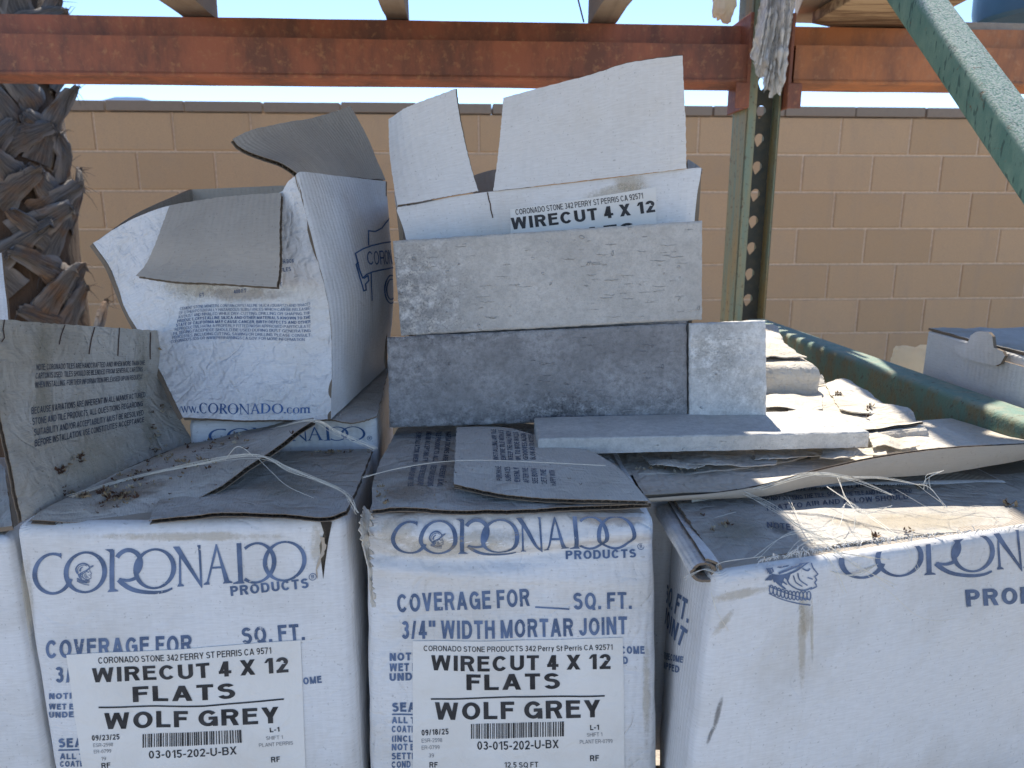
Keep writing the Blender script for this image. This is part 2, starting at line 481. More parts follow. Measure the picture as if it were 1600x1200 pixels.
def draw_char(ch, w):
    p = Pen(w); h = w * .88; W = .7
    if ch == 'A': W = .80; p.slant(0, 0, W / 2 - w * .55, 1); p.slant(W - w * 1.08, 0, W / 2 - w * .5, 1); p.bar(.22, .2, W - .2)
    elif ch == 'B': W = .72; p.stem(0); p.bar(0, 0, .45); p.bar(1 - h, 0, .42); p.bar(.47, 0, .42); p.arc(.16, .68, .47, 1, -90, 90); p.arc(.16, .72, 0, .47 + h, -90, 90)
    elif ch == 'C': W = .78; p.arc(0, W, 0, 1, 38, 322)
    elif ch == 'D': W = .75; p.stem(0); p.bar(0, 0, .38); p.bar(1 - h, 0, .38); p.arc(0, W, 0, 1, -90, 90)
    elif ch == 'E': W = .64; p.stem(0); p.bar(0, 0, W); p.bar(1 - h, 0, W - .02); p.bar(.46, 0, W - .06)
    elif ch == 'F': W = .60; p.stem(0); p.bar(1 - h, 0, W); p.bar(.44, 0, W - .06)
    elif ch == 'G': W = .80; p.arc(0, W, 0, 1, 38, 330); p.bar(.40, .42, W - .01); p.stem(W - w, .0, .45)
    elif ch == 'H': W = .72; p.stem(0); p.stem(W - w); p.bar(.46, 0, W)
    elif ch == 'I': W = w; p.stem(0)
    elif ch == 'J': W = .56; p.stem(W - w, .3); p.arc(0, W, 0, .62, 180, 360)
    elif ch == 'K': W = .74; p.stem(0); p.slant(w * .6, .30, W - w * 1.35, 1); p.slant(W - w * 1.2, 0, .26, .62)
    elif ch == 'L': W = .60; p.stem(0); p.bar(0, 0, W)
    elif ch == 'M': W = .88; p.stem(0); p.stem(W - w); p.slant(W / 2 - w * .5, 0, 0, 1, .95); p.slant(W / 2 - w * .5, 0, W - w, 1, .95)
    elif ch == 'N': W = .73; p.stem(0); p.stem(W - w); p.slant(W - w * 1.1, 0, 0, 1)
    elif ch == 'O': W = .80; p.arc(0, W, 0, 1, 0, 360)
    elif ch == 'P': W = .68; p.stem(0); p.bar(1 - h, 0, .4); p.bar(.40, 0, .4); p.arc(.1, W, .40, 1, -90, 90)
    elif ch == 'Q': W = .80; p.arc(0, W, 0, 1, 0, 360); p.slant(W - w * 1.2, -.04, .45, .26)
    elif ch == 'R': W = .74; p.stem(0); p.bar(1 - h, 0, .42); p.bar(.42, 0, .45); p.arc(.12, W - .02, .42, 1, -90, 90); p.slant(W - w * 1.12, 0, W - w * 1.9, .46)
    elif ch == 'S': W = .68; p.arc(.02, W - .02, .46, 1, 25, 270); p.arc(0, W, 0, .46 + h, 90, -155)
    elif ch == 'T': W = .64; p.stem(W / 2 - w / 2); p.bar(1 - h, 0, W)
    elif ch == 'U': W = .72; p.stem(0, .34); p.stem(W - w, .34); p.arc(0, W, 0, .7, 180, 360)
    elif ch == 'V': W = .72; p.slant(W / 2 - w * .52, 0, 0, 1); p.slant(W / 2 - w * .52, 0, W - w * 1.05, 1)
    elif ch == 'W': W = 1.04; [p.slant(a, 0, b, 1, .92) for a, b in ((.25 - w * .5, 0), (.25 - w * .5, .52 - w * .5), (.79 - w * .5, .52 - w * .5), (.79 - w * .5, W - w * .98))]
    elif ch == 'X': W = .74; p.slant(0, 0, W - w * 1.2, 1); p.slant(W - w * 1.2, 0, 0, 1)
    elif ch == 'Y': W = .74; p.stem(W / 2 - w / 2, 0, .46); p.slant(W / 2 - w * .55, .38, 0, 1); p.slant(W / 2 - w * .6, .38, W - w * 1.18, 1)
    elif ch == 'Z': W = .64; p.bar(0, 0, W); p.bar(1 - h, 0, W); p.slant(0, h * .6, W - w * 1.25, 1 - h * .6)
    elif ch == '0': W = .58; p.arc(0, W, 0, 1, 0, 360)
    elif ch == '1': W = .42; p.stem(W - w); p.slant(.0, .70, W - w * 1.3, .97, .55)
    elif ch == '2': W = .58; p.arc(0, W, .42, 1, 175, -40); p.bar(0, 0, W); p.slant(.0, h * .5, W - w * 1.35, .56)
    elif ch == '3': W = .58; p.arc(.02, W - .02, .46, 1, 150, -90); p.arc(0, W, 0, .46 + h, 90, -155); p.bar(.46, .24, .34)
    elif ch == '4': W = .60; p.stem(W - w * 1.6); p.bar(.20, 0, W); p.slant(0, .26, W - w * 1.7, 1, .8)
    elif ch == '5': W = .58; p.bar(1 - h, .06, W - .02); p.stem(.05, .46, 1); p.arc(0, W, 0, .65, 130, -155)
    elif ch == '6': W = .58; p.arc(0, W, 0, .62, 0, 360); p.arc(0, W + .04, .0, 1.0, 60, 200)
    elif ch == '7': W = .56; p.bar(1 - h, 0, W); p.slant(.12, 0, W - w * 1.1, 1 - h * .5)
    elif ch == '8': W = .58; p.arc(.02, W - .02, .47, 1, 0, 360); p.arc(0, W, 0, .47 + h, 0, 360)
    elif ch == '9': W = .58; p.arc(0, W, .38, 1, 0, 360); p.arc(-.04, W, 0, 1.0, 20, -120)
    elif ch == '.': W = w; p.bar(0, 0, W)
    elif ch == ',': W = w; p.bar(0, 0, W); p.slant(0, -.16, w * .4, .02, .5)
    elif ch == ':': W = w; p.bar(0, 0, W); p.bar(.5, 0, W)
    elif ch == '-': W = .34; p.bar(.32, 0, W)
    elif ch == '_': W = .5; p.bar(-.1, 0, W)
    elif ch == '/': W = .40; p.slant(0, 0, W - w, 1, .9)
    elif ch == "'": W = w * .8; p.stem(0, .66, 1)
    elif ch == '"': W = w * 2.2; p.stem(0, .66, 1); p.stem(w * 1.3, .66, 1)
    elif ch == '(': W = .3; p.arc(0, .7, -.15, 1.05, 115, 245)
    elif ch == ')': W = .3; p.arc(-.4, .3, -.15, 1.05, -65, 65)
    elif ch == '\u00ae':
        W = 1.0; k = Pen(.09); k.arc(0, 1, 0, 1, 0, 360); k.stem(.34, .26, .76); k.bar(.68, .34, .55); k.bar(.48, .34, .55); k.arc(.4, .7, .48, .76, -90, 90); k.slant(.58, .26, .48, .5); p = k
    elif ch == 'e': W = .56; p.arc(0, W, 0, .74, 0, 320); p.bar(.32, .05, W - .02)
    elif ch == 'r': W = .36; p.stem(0, 0, .74); p.arc(0, .5, .2, .74, 150, 70)
    elif ch == 's': W = .5; p.arc(0, W, .33, .74, 25, 270); p.arc(0, W, 0, .33 + h, 90, -155)
    elif ch == 't': W = .34; p.stem(.08, 0, .95); p.bar(.6, 0, W)
    elif ch == 'i': W = w; p.stem(0, 0, .74); p.stem(0, .86, 1)
    elif ch == 'y': W = .54; p.slant(W / 2 - w * .5, 0, 0, .74); p.slant(.1, -.2, W - w * 1.1, .74)
    else: return None
    return W, p.v, p.f
def text2d(txt, bold=0.0):
    w = .135 + bold * 2.6 if bold > .004 else .12
    gap = .13 + .02 * (bold > .015); x = 0.0; V, F = [], []
    for ch in txt:
        if ch == ' ': x += .28; continue
        g_ = draw_char(ch, w) or draw_char(ch.upper(), w)
        if not g_: continue
        o = len(V); V += [(x + a, c) for a, c in g_[1]]; F += [tuple(i + o for i in f) for f in g_[2]]
        x += g_[0] + gap
    return V, F
CAPH = 1.0
def text_quad(ik, txt, bold, quad):
    vs, fs = text2d(txt, bold); ik.put(vs, fs, quad, (0, 0, max(v[0] for v in vs), 1.0))

def refine(vs, fs, quad, box, lim):
    """split long edges (lim in photo pixels) so that print follows creased card"""
    sx = math.hypot(quad[1][0] - quad[0][0], quad[1][1] - quad[0][1]) / (box[2] - box[0]); sy = math.hypot(quad[3][0] - quad[0][0], quad[3][1] - quad[0][1]) / (box[3] - box[1])
    bm = bmesh.new(); bv = [bm.verts.new((x * sx, y * sy, 0)) for x, y in vs]
    for f in fs:
        try: bm.faces.new([bv[i] for i in f])
        except ValueError: pass
    bmesh.ops.triangulate(bm, faces=bm.faces)
    for _ in range(5):
        es = [e for e in bm.edges if e.calc_length() > lim]
        if not es: break
        bmesh.ops.subdivide_edges(bm, edges=es, cuts=1, use_grid_fill=False)
        bmesh.ops.triangulate(bm, faces=[f for f in bm.faces if len(f.verts) > 3])
    bm.verts.index_update()
    V = [(v.co.x / sx, v.co.y / sy) for v in bm.verts]; F = [tuple(v.index for v in f.verts) for f in bm.faces]
    bm.free(); return V, F

class Ink:                          # collects print lying on one surface
    def __init__(self, sf, off=.0004, lim=7): self.sf, self.off, self.lim, self.mb, self.k, self.items = sf, off, lim, MB(), 0, []
    def put(self, vs, fs, quad, box, m=0):
        """2D shapes inside box (x0,y0,x1,y1) laid on the surface inside the photo quad bl,br,tr,tl."""
        g = [self.sf.st(*q) for q in quad]
        if self.lim: vs, fs = refine(vs, fs, quad, box, self.lim)
        x0, y0, x1, y1 = box; b = len(self.mb.v)
        self.k += 1; off = self.off + (self.k % 12) * 6e-6
        for x, y in vs:
            a, c = (x - x0) / (x1 - x0), (y - y0) / (y1 - y0)
            s = (g[0][0] * (1 - a) + g[1][0] * a) * (1 - c) + (g[3][0] * (1 - a) + g[2][0] * a) * c
            t = (g[0][1] * (1 - a) + g[1][1] * a) * (1 - c) + (g[3][1] * (1 - a) + g[2][1] * a) * c
            s = min(max(s, 0), 1); t = min(max(t, 0), 1)
            self.mb.vert(self.sf.pos(s, t, off), (s, t))
        f0 = len(self.mb.f)
        for f in fs: self.mb.face([b + i for i in f], m)
        self.items.append((b, len(self.mb.v), f0, len(self.mb.f)))
    def text(self, txt, L, Rr, cap, bold=.02, m=0, capr=None, up=None):
        vs, fs = text2d(txt, bold)
        if not vs: return
        x0 = min(v[0] for v in vs); x1 = max(v[0] for v in vs)
        d = Vector((Rr[0] - L[0], Rr[1] - L[1])); d.normalize()
        n = Vector((d.y, -d.x)) if up is None else Vector(up)
        capr = capr or cap
        self.put(vs, fs, [L, Rr, (Rr[0] + n.x * capr, Rr[1] + n.y * capr), (L[0] + n.x * cap, L[1] + n.y * cap)], (x0, 0, x1, CAPH), m)
    def line(self, pts, wpx, m=0):
        for i in range(len(pts) - 1):
            a, b = Vector(pts[i]), Vector(pts[i + 1]); d = (b - a).normalized(); n = Vector((-d.y, d.x)) * wpx / 2
            e = d * wpx * .3
            q = [a + n - e, b + n + e, b - n + e, a - n - e]
            self.put([(0, 0), (1, 0), (1, 1), (0, 1)], [(0, 1, 2, 3)], [tuple(v) for v in q], (0, 0, 1, 1), m)
    def build(self, name, mats, parent):
        bb = []                      # items closer than 10 mm belong to one printed block
        for a, b, f0, f1 in self.items:
            vs = self.mb.v[a:b]; bb.append((Vector([min(p[i] for p in vs) for i in range(3)]), Vector([max(p[i] for p in vs) for i in range(3)])))
        grp = list(range(len(bb)))
        for p in range(len(bb)):
            for q in range(p):
                if max(max(bb[p][0][i] - bb[q][1][i], bb[q][0][i] - bb[p][1][i]) for i in range(3)) <= .010:
                    gp, gq = grp[p], grp[q]; grp = [gq if x == gp else x for x in grp]
        cl = [(0, 0, [self.items[i] for i in range(len(bb)) if grp[i] == g_]) for g_ in sorted(set(grp))]
        o = None
        for c in cl:
            mb = MB()
            for a, b, f0, f1 in c[2]:
                d = len(mb.v) - a; mb.v += self.mb.v[a:b]; mb.uv += self.mb.uv[a:b]
                mb.f += [tuple(i + d for i in f) for f in self.mb.f[f0:f1]]; mb.m += self.mb.m[f0:f1]
            o = mb.build(name, mats, parent, smooth=False)
        return o

class G2:                           # 2D glyph drawing in logo units
    def __init__(self): self.v, self.f = [], []
    def ring(self, cx, cy, rx, ry, thick, thin, a0=0, a1=360, taper=False, tilt=0):
        n = max(10, int(abs(a1 - a0) / 9)); b = len(self.v)
        for i in range(n + 1):
            a = R(a0 + (a1 - a0) * i / n)
            k = 1.0
            if taper:
                x = i / n; k = max(.12, min(1, min(x, 1 - x) * 7))
            wd = (thin + (thick - thin) * abs(math.cos(a + R(tilt))) ** 1.6) * k
            r0x, r0y = rx, ry
            self.v.append((cx + math.cos(a) * rx, cy + math.sin(a) * ry))
            self.v.append((cx + math.cos(a) * (rx - wd), cy + math.sin(a) * (ry - wd)))
        for i in range(n):
            q = b + 2 * i; self.f.append((q, q + 2, q + 3, q + 1))
    def poly(self, pts):
        b = len(self.v); self.v += list(pts); self.f.append(tuple(range(b, b + len(pts))))
    def stroke(self, pts, w0, w1=None, smooth=True, n=14):
        w1 = w0 if w1 is None else w1
        ps = [Vector((x, y, 0)) for x, y in pts]
        if smooth and len(ps) > 2: ps = [cr(ps, i / n) for i in range(n + 1)]
        b = len(self.v); N = len(ps)
        for i, p in enumerate(ps):
            d = (ps[min(i + 1, N - 1)] - ps[max(i - 1, 0)]).normalized(); nn = Vector((-d.y, d.x, 0))
            x = i / (N - 1); wd = (w0 + (w1 - w0) * x) / 2
            self.v.append(tuple((p + nn * wd)[:2])); self.v.append(tuple((p - nn * wd)[:2]))
        for i in range(N - 1):
            q = b + 2 * i; self.f.append((q, q + 1, q + 3, q + 2))

def head(g, cx, cy, h, lw=.016):    # helmeted head in profile with a ruff, height h
    def q(x, y): return (cx + x * h, cy + y * h)
    L = lambda pts, a=1, b=1: g.stroke([q(*p) for p in pts], lw * a, lw * b)
    L([(-.36, .02), (-.45, .22), (-.33, .42), (-.08, .5), (.16, .42), (.27, .28)], 2.6, 1.5)
    L([(-.33, .05), (-.36, .22), (-.24, .37), (-.02, .42), (.13, .36)], 1.2)
    L([(-.25, .02), (-.05, .1), (.15, .2), (.30, .33), (.46, .38)], 1.6, 1)
    L([(-.36, .0), (-.2, -.02), (.02, .06), (.2, .2), (.46, .36)], 1.8, 1)
    L([(-.24, .12), (-.2, .26), (-.08, .34)], 3.5, 1)
    L([(.26, .2), (.29, .1), (.36, .0), (.31, -.04), (.34, -.1), (.31, -.15), (.34, -.22), (.24, -.27)], 1)
    L([(.12, .1), (.2, .06), (.24, .1)], 1.2); L([(.2, -.06), (.28, -.09)], 1)
    L([(-.12, .0), (-.1, -.14), (0, -.24), (.14, -.29), (.27, -.24)], 1.3)
    L([(-.02, -.02), (.02, -.14), (.12, -.22)], 1); L([(.05, .02), (.08, -.1), (.2, -.2)], 1)
    L([(-.3, -.02), (-.26, -.14), (-.14, -.26)], 3.4, 1.2); L([(-.2, -.02), (-.2, -.1), (-.12, -.18)], 2.6, 1)
    for i in range(11):
        x = -.36 + i * .058; y = -.26 - .12 * (i / 10) - .05 * math.sin(i / 10 * 3.1)
        g.ring(*q(x, y), .038 * h, .085 * h, lw * .9, lw * .9)
    L([(-.4, -.2), (-.2, -.3), (.05, -.4), (.24, -.46)], .8); L([(-.4, -.33), (-.2, -.44), (.05, -.52), (.24, -.55)], .8)

def logo2d(with_head=True):
    g = G2()
    k = 1 / 375.0
    X = lambda zx: (zx - 75) * k
    g.ring(X(275), .5, 200 * k, .5, .125, .06, 63, 342, taper=False)
    g.poly([(X(345), .985), (X(358), .985), (X(360), .84), (X(345), .9)])
    g.ring(X(588), .5, 210 * k, .5, .125, .05)
    if with_head: head(g, X(580), .47, .5)
    # R
    g.poly([(X(818), 1.0), (X(862), 1.0), (X(868), .04), (X(822), .04)])
    g.poly([(X(768), 1.02), (X(850), 1.02), (X(850), .97), (X(818), .94), (X(800), .98)])
    g.poly([(X(800), .0), (X(905), .0), (X(900), .03), (X(868), .07), (X(822), .07), (X(806), .03)])
    g.ring(X(995), .66, 145 * k, .37, .12, .10, 150, -62)
    g.stroke([(X(1090), .36), (X(1060), .29), (X(1000), .25), (X(950), .27), (X(908), .3)], .10, .05)
    g.stroke([(X(908), .29), (X(960), .15), (X(1060), .0), (X(1220), -.08), (X(1350), -.07), (X(1425), .0)], .13, .05)
    g.ring(X(1252), .5, 208 * k, .5, .125, .05)
    # N
    g.poly([(X(1484), .95), (X(1500), .95), (X(1512), .08), (X(1488), .08)])
    g.poly([(X(1425), 1.02), (X(1487), 1.02), (X(1712), .04), (X(1710), -.06)])
    g.poly([(X(1474), .06), (X(1484), .1), (X(1512), .1), (X(1535), .06), (X(1535), .03), (X(1474), .03)])
    g.poly([(X(1668), 1.0), (X(1692), 1.0), (X(1713), -.04), (X(1690), .1)])
    g.poly([(X(1655), 1.03), (X(1692), 1.03), (X(1692), .97), (X(1668), .97)])
    # A
    g.poly([(X(1836), 1.03), (X(1850), .9), (X(1772), .08), (X(1752), .08)])
    g.poly([(X(1836), 1.03), (X(1848), 1.03), (X(1975), .07), (X(1925), .07)])
    g.poly([(X(1790), .42), (X(1796), .47), (X(1900), .47), (X(1905), .42)])
    g.poly([(X(1725), .03), (X(1725), .06), (X(1748), .1), (X(1776), .1), (X(1785), .03)])
    g.poly([(X(1910), .03), (X(1915), .06), (X(1930), .1), (X(1972), .1), (X(2000), .06), (X(2005), .03)])
    # D
    g.poly([(X(2038), 1.03), (X(2085), 1.03), (X(2105), .04), (X(2058), .04)])
    g.poly([(X(2010), .0), (X(2010), .03), (X(2060), .08), (X(2105), .08), (X(2120), .0)])
    g.ring(X(2230), .5, 195 * k, .53, .12, .055, 128, -128)
    g.ring(X(2505), .5, 213 * k, .53, .115, .05)
    return g
LOGO = logo2d(); LOGO_NH = logo2d(False)
LOGO_BOX = (0, 0, (2717 - 75) / 375.0, 1)

def put_logo(ik, quad, m=0, g=LOGO): ik.put(g.v, g.f, quad, LOGO_BOX, m)

def serif_word(word):               # small serif alphabet for the web address
    g = G2(); x = 0.0
    for ch in word:
        if ch == 'w':
            g.poly([(x, .62), (x + .12, .62), (x + .27, .0), (x + .2, 0)]); g.poly([(x + .36, .62), (x + .4, .55), (x + .27, 0), (x + .2, 0)])
            g.poly([(x + .3, .62), (x + .42, .62), (x + .57, .0), (x + .5, 0)]); g.poly([(x + .68, .62), (x + .73, .62), (x + .57, 0), (x + .5, 0)]); x += .76
        elif ch == '.': g.ring(x + .08, .08, .08, .08, .08, .08); x += .24
        elif ch == 'C': g.ring(x + .42, .5, .42, .52, .17, .05, 50, 312); g.poly([(x + .68, .9), (x + .74, .95), (x + .74, .68), (x + .71, .68)]); x += .84
        elif ch == 'O': g.ring(x + .48, .5, .48, .52, .17, .05); x += 1.02
        elif ch == 'R':
            g.poly([(x + .1, 1), (x + .27, 1), (x + .27, 0), (x + .1, 0)]); g.poly([(x, 0), (x + .37, 0), (x + .37, .05), (x, .05)]); g.poly([(x, 1), (x + .2, 1), (x + .2, .95), (x, .95)])
            g.ring(x + .32, .73, .34, .27, .15, .06, 105, -105); g.poly([(x + .3, .5), (x + .46, .5), (x + .84, 0), (x + .64, 0)]); x += .84
        elif ch == 'N':
            g.poly([(x + .12, .95), (x + .18, .95), (x + .18, 0), (x + .12, 0)]); g.poly([(x, 1), (x + .22, 1), (x + .86, 0), (x + .82, -.04)]); g.poly([(x + .8, 1), (x + .87, 1), (x + .87, -.04), (x + .8, .04)])
            g.poly([(x + .02, 0), (x + .3, 0), (x + .3, .05), (x + .02, .05)]); g.poly([(x + .7, 1), (x + .97, 1), (x + .97, .95), (x + .7, .95)]); x += 1.0
        elif ch == 'A':
            g.poly([(x + .44, 1.04), (x + .46, .8), (x + .17, 0), (x + .1, 0)]); g.poly([(x + .44, 1.04), (x + .5, 1.04), (x + .92, 0), (x + .72, 0)]); g.poly([(x + .22, .32), (x + .24, .38), (x + .66, .38), (x + .68, .32)])
            g.poly([(x, 0), (x + .28, 0), (x + .28, .05), (x, .05)]); g.poly([(x + .64, 0), (x + .98, 0), (x + .98, .05), (x + .64, .05)]); x += .96
        elif ch == 'D':
            g.poly([(x + .1, 1), (x + .27, 1), (x + .27, 0), (x + .1, 0)]); g.poly([(x, 0), (x + .3, 0), (x + .3, .05), (x, .05)]); g.poly([(x, 1), (x + .3, 1), (x + .3, .95), (x, .95)])
            g.ring(x + .36, .5, .54, .5, .17, .055, 105, -105); x += 1.0
        elif ch == 'c': g.ring(x + .25, .31, .25, .33, .13, .04, 45, 315); x += .52
        elif ch == 'o': g.ring(x + .28, .31, .28, .33, .13, .04); x += .6
        elif ch == 'm':
            for q in (0, .33, .66): g.poly([(x + .04 + q, .6), (x + .17 + q, .6), (x + .17 + q, 0), (x + .04 + q, 0)]); g.poly([(x - .02 + q, 0), (x + .23 + q, 0), (x + .23 + q, .04), (x - .02 + q, .04)])
            for q in (.13, .46): g.stroke([(x + q, .46), (x + q + .1, .58), (x + q + .25, .52)], .06, .11)
            x += .95
    return g, x

def barcode(ik, quad, seed, m=0):
    rnd = random.Random(seed); x = 0; vs, fs = [], []
    while x < 100:
        wd = rnd.choice((.9, .9, 1.4, 2.2)); b = len(vs)
        vs += [(x, 0), (x + wd, 0), (x + wd, 1), (x, 1)]; fs.append((b, b + 1, b + 2, b + 3)); x += wd + rnd.choice((.7, .8, 1.2, 1.7))
    ik.put(vs, fs, quad, (0, 0, x, 1), m)

# ------------------------------------------------------------------ box builder
def box_sides(tc, bc, bulge=(0, 0, 0, 0), amp=.001, freq=22, seed=1):
    """tc/bc: top and bottom corners FL, FR, BR, BL (world). Returns the four side surfaces front,right,back,left."""
    ctr = sum(tc, Vector()) / 4
    out = []
    for i in range(4):
        a, b = i, (i + 1) % 4
        mid = (tc[a] + tc[b]) / 2; n = (mid - ctr); n.z = 0
        e = tc[b] - tc[a]; nn = Vector((e.y, -e.x, 0)).normalized()
        if nn.dot(n) < 0: nn = -nn
        bu = bulge[i]
        out.append(Surf(bil(tc[a], tc[b], bc[b], bc[a], (lambda s, t, nn=nn, bu=bu: nn * bu * math.sin(math.pi * min(max(s, 0), 1)) * math.sin(math.pi * min(max(.08 + .6 * t, 0), 1)))), amp, freq, seed, toward=nn))
    return out

def box_body(name, root, sides, mats, r=.006, nx=36, nz=36, skip=None, top=True, rt=.007, lid=0):
    mb = MB()
    H = (sides[0].fn(.5, 0) - sides[0].fn(.5, 1)).length
    rows = []
    k = 5
    for i in range(k): rows.append(('cap', i / k))
    for i in range(nz + 1): rows.append(('t', rt / H + (1 - rt / H) * i / nz))
    pts, uvs = [], []
    for kind, x in rows:
        rp, ru, L = [], [], 0.0
        if kind == 'cap':
            a = x * math.pi / 2; ins = rt * (1 - math.sin(a)); t = rt / H * (1 - math.cos(a))
        else: ins, t = 0.0, x
        ends = []
        for sf in sides:
            wd = (sf.fn(1, .5) - sf.fn(0, .5)).length; rs = min(r / wd, .4)
            seg = []
            for j in range(nx + 1):
                s = rs + (1 - 2 * rs) * j / nx
                seg.append(sf.pos(s, t, -ins))
            ends.append(seg)
        for i in range(4):
            seg = ends[i]; nxt = ends[(i + 1) % 4][0]
            rp += seg
            c = sides[i].pos(1, t, -ins) * .5 + sides[(i + 1) % 4].pos(0, t, -ins) * .5
            a, b = seg[-1], nxt
            for f in (.25, .5, .75): rp.append(a * (1 - f) ** 2 + c * 2 * f * (1 - f) + b * f * f)
        rp.append(rp[0].copy())
        for j, p in enumerate(rp):
            if j: L += (p - rp[j - 1]).length
            ru.append((L, H * (1 - t)))
        pts.append(rp); uvs.append(ru)
    mb.grid(pts, uvs, 0, flip=False, skip=skip)
    if top:
        n = len(pts[0]) - 1
        c = sum(pts[0][:-1], Vector()) / n; ci = mb.vert(c, (.1, .1))
        ring = [mb.vert(p, (p.x, p.y)) for p in pts[0][:-1]]
        for j in range(n): mb.face((ci, ring[(j + 1) % n], ring[j]) if False else (ci, ring[j], ring[(j + 1) % n]), lid)
    ring = [mb.vert(p) for p in pts[-1][:-1]]
    mb.face(ring, 0)
    return mb.build(name, mats, root, merge=1e-5, angle=60)

def label_on(sf, quad, root, off=.0007, th=.0003, n=24):
    """paper sticker: photo quad tl,tr,br,bl laid on the surface; returns its own surface and object"""
    g = [sf.st(*q) for q in quad]
    def fn(s, t):
        a = (g[0][0] * (1 - s) + g[1][0] * s) * (1 - t) + (g[3][0] * (1 - s) + g[2][0] * s) * t
        b = (g[0][1] * (1 - s) + g[1][1] * s) * (1 - t) + (g[3][1] * (1 - s) + g[2][1] * s) * t
        return sf.pos(a, min(max(b, 0), 1), off)
    s2 = Surf(fn, .0, 40, 3, toward=sf._n(.5, .5))
    mb = MB(); sheet(mb, s2, n, n, th, (0, 0, 0))
    o = mb.build('label_sticker', LABEL, root)
    return s2, o

def stain_mat(name, col, amt=.8, scale=60, hard=.25):
    k = NT(name); xy = k.sep(k.co('UV')); oc = k.co('Object')
    r = k.math('SQRT', k.math('ADD', k.math('MULTIPLY', xy[0], xy[0]), k.math('MULTIPLY', xy[1], xy[1])))
    n = k.math('ADD', k.math('MULTIPLY', k.noise(oc, scale, 5, .65), .6), k.math('MULTIPLY', k.noise(oc, scale * 6, 3, .6), .4))
    a = k.math('MULTIPLY', k.ramp(k.math('SUBTRACT', n, k.math('MULTIPLY', r, .42)), .08, .08 + hard), amt)
    a = k.math('MULTIPLY', a, k.ramp(r, .7, 1.0, 1, 0))
    k.col(col); k.rough(.85)
    tr = k.n('ShaderNodeBsdfTransparent'); mx = k.n('ShaderNodeMixShader')
    k.l(a, mx.inputs[0]); k.l(tr.outputs[0], mx.inputs[1]); k.l(k.b.outputs[0], mx.inputs[2]); k.l(mx.outputs[0], k.out.inputs[0])
    return k.m
ST_TAN = stain_mat('stain_tan', (.52, .44, .31), .34)
ST_BROWN = stain_mat('stain_brown', (.30, .21, .13), .32)
ST_DARK = stain_mat('stain_dark', (.13, .12, .11), .5, 200, .25)
ST_OLIVE = stain_mat('stain_olive', (.30, .27, .18), .30, 40, .35)
def stain(sf, px, py, rx, ry, mat, root, ang=0, off=.0003):
    mb = MB(); n = 12; pts, uvs = [], []
    for i in range(n + 1):
        rp, ru = [], []
        for j in range(n + 1):
            a, b = j / n * 2 - 1, i / n * 2 - 1
            x = px + rx * a * math.cos(R(ang)) - ry * b * math.sin(R(ang)); y = py + rx * a * math.sin(R(ang)) + ry * b * math.cos(R(ang))
            s_, t_ = sf.st(x, y); s_ = min(max(s_, .002), .998); t_ = min(max(t_, .002), .998)
            rp.append(sf.pos(s_, t_, off)); ru.append((a, b))
        pts.append(rp); uvs.append(ru)
    mb.grid(pts, uvs, 0, flip=sf.sg < 0)
    return mb.build('stain', mat, root)

# ================================================================== SETTING
k = NT('ground_dirt'); oc = k.co('Object'); n1 = k.noise(oc, 3, 6, .65); n2 = k.noise(oc, 60, 4, .6)
k.col(k.mix(n1, k.mix(n2, (.40, .345, .275), (.33, .285, .225)), (.43, .375, .30))); k.rough(.95); k.bump((n2, .01), (n1, .03))
gm = MB(); gm.grid([[Vector((x, y, 0)) for x in (-1500, -30, -5, 0, 5, 30, 1500)] for y in (1500, 60, 6, 3, 0, -30, -1500)])
tag(gm.build('ground', k.m), kind='structure')
# faint far hill
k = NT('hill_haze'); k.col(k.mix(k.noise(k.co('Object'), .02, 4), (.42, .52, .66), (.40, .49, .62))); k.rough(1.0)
hb = MB(); rows = []
for i in range(2):
    rows.append([])
for j in range(41):
    x = -1100 + j * 22
    h = 138 + 62 * math.exp(-((x + 640) / 130) ** 2) + 8 * mnoise.noise(Vector((x * .02, 3, 0)))
    rows[0].append(Vector((x, 1150, -5))); rows[1].append(Vector((x, 1300, h)))
rows.append([p + Vector((0, 160, -150)) for p in rows[1]])
hb.grid(rows)
tag(hb.build('hill', k.m), kind='structure')

# ------------------------------------------------------------------ block wall
k = NT('wall_block'); oc = k.co('Object'); geo = k.n('ShaderNodeNewGeometry')
n1 = k.noise(oc, 7, 5, .6); n2 = k.noise(oc, 220, 3, .6)
c = k.mix(geo.outputs['Random Per Island'], (.50, .31, .165), (.57, .36, .20))
c = k.mix(k.ramp(n1, .5, .75, 0, .35), c, (.45, .31, .20)); c = k.mix(k.ramp(n2, .45, .72, 0, .4), c, (.32, .22, .14)); c = k.mix(k.ramp(k.noise(k.co('Object', (3, 3, .35)), 3, 4, .6), .52, .7, 0, .3), c, (.38, .27, .18))
k.col(c); k.rough(.95); k.bump((n2, .004), (n1, .004)); BLOCK = k.m
MORTAR = flat('wall_mortar', (.68, .49, .33), .25, .95, 60, .002)
k = NT('wall_cap'); oc = k.co('Object'); n = k.noise(oc, 40, 4, .6); geo = k.n('ShaderNodeNewGeometry')
k.col(k.mix(geo.outputs['Random Per Island'], k.mix(n, (.21, .155, .115), (.31, .235, .17)), (.25, .19, .14))); k.rough(.95); k.bump((n, .004)); CAPM = k.m
WY = 4.22
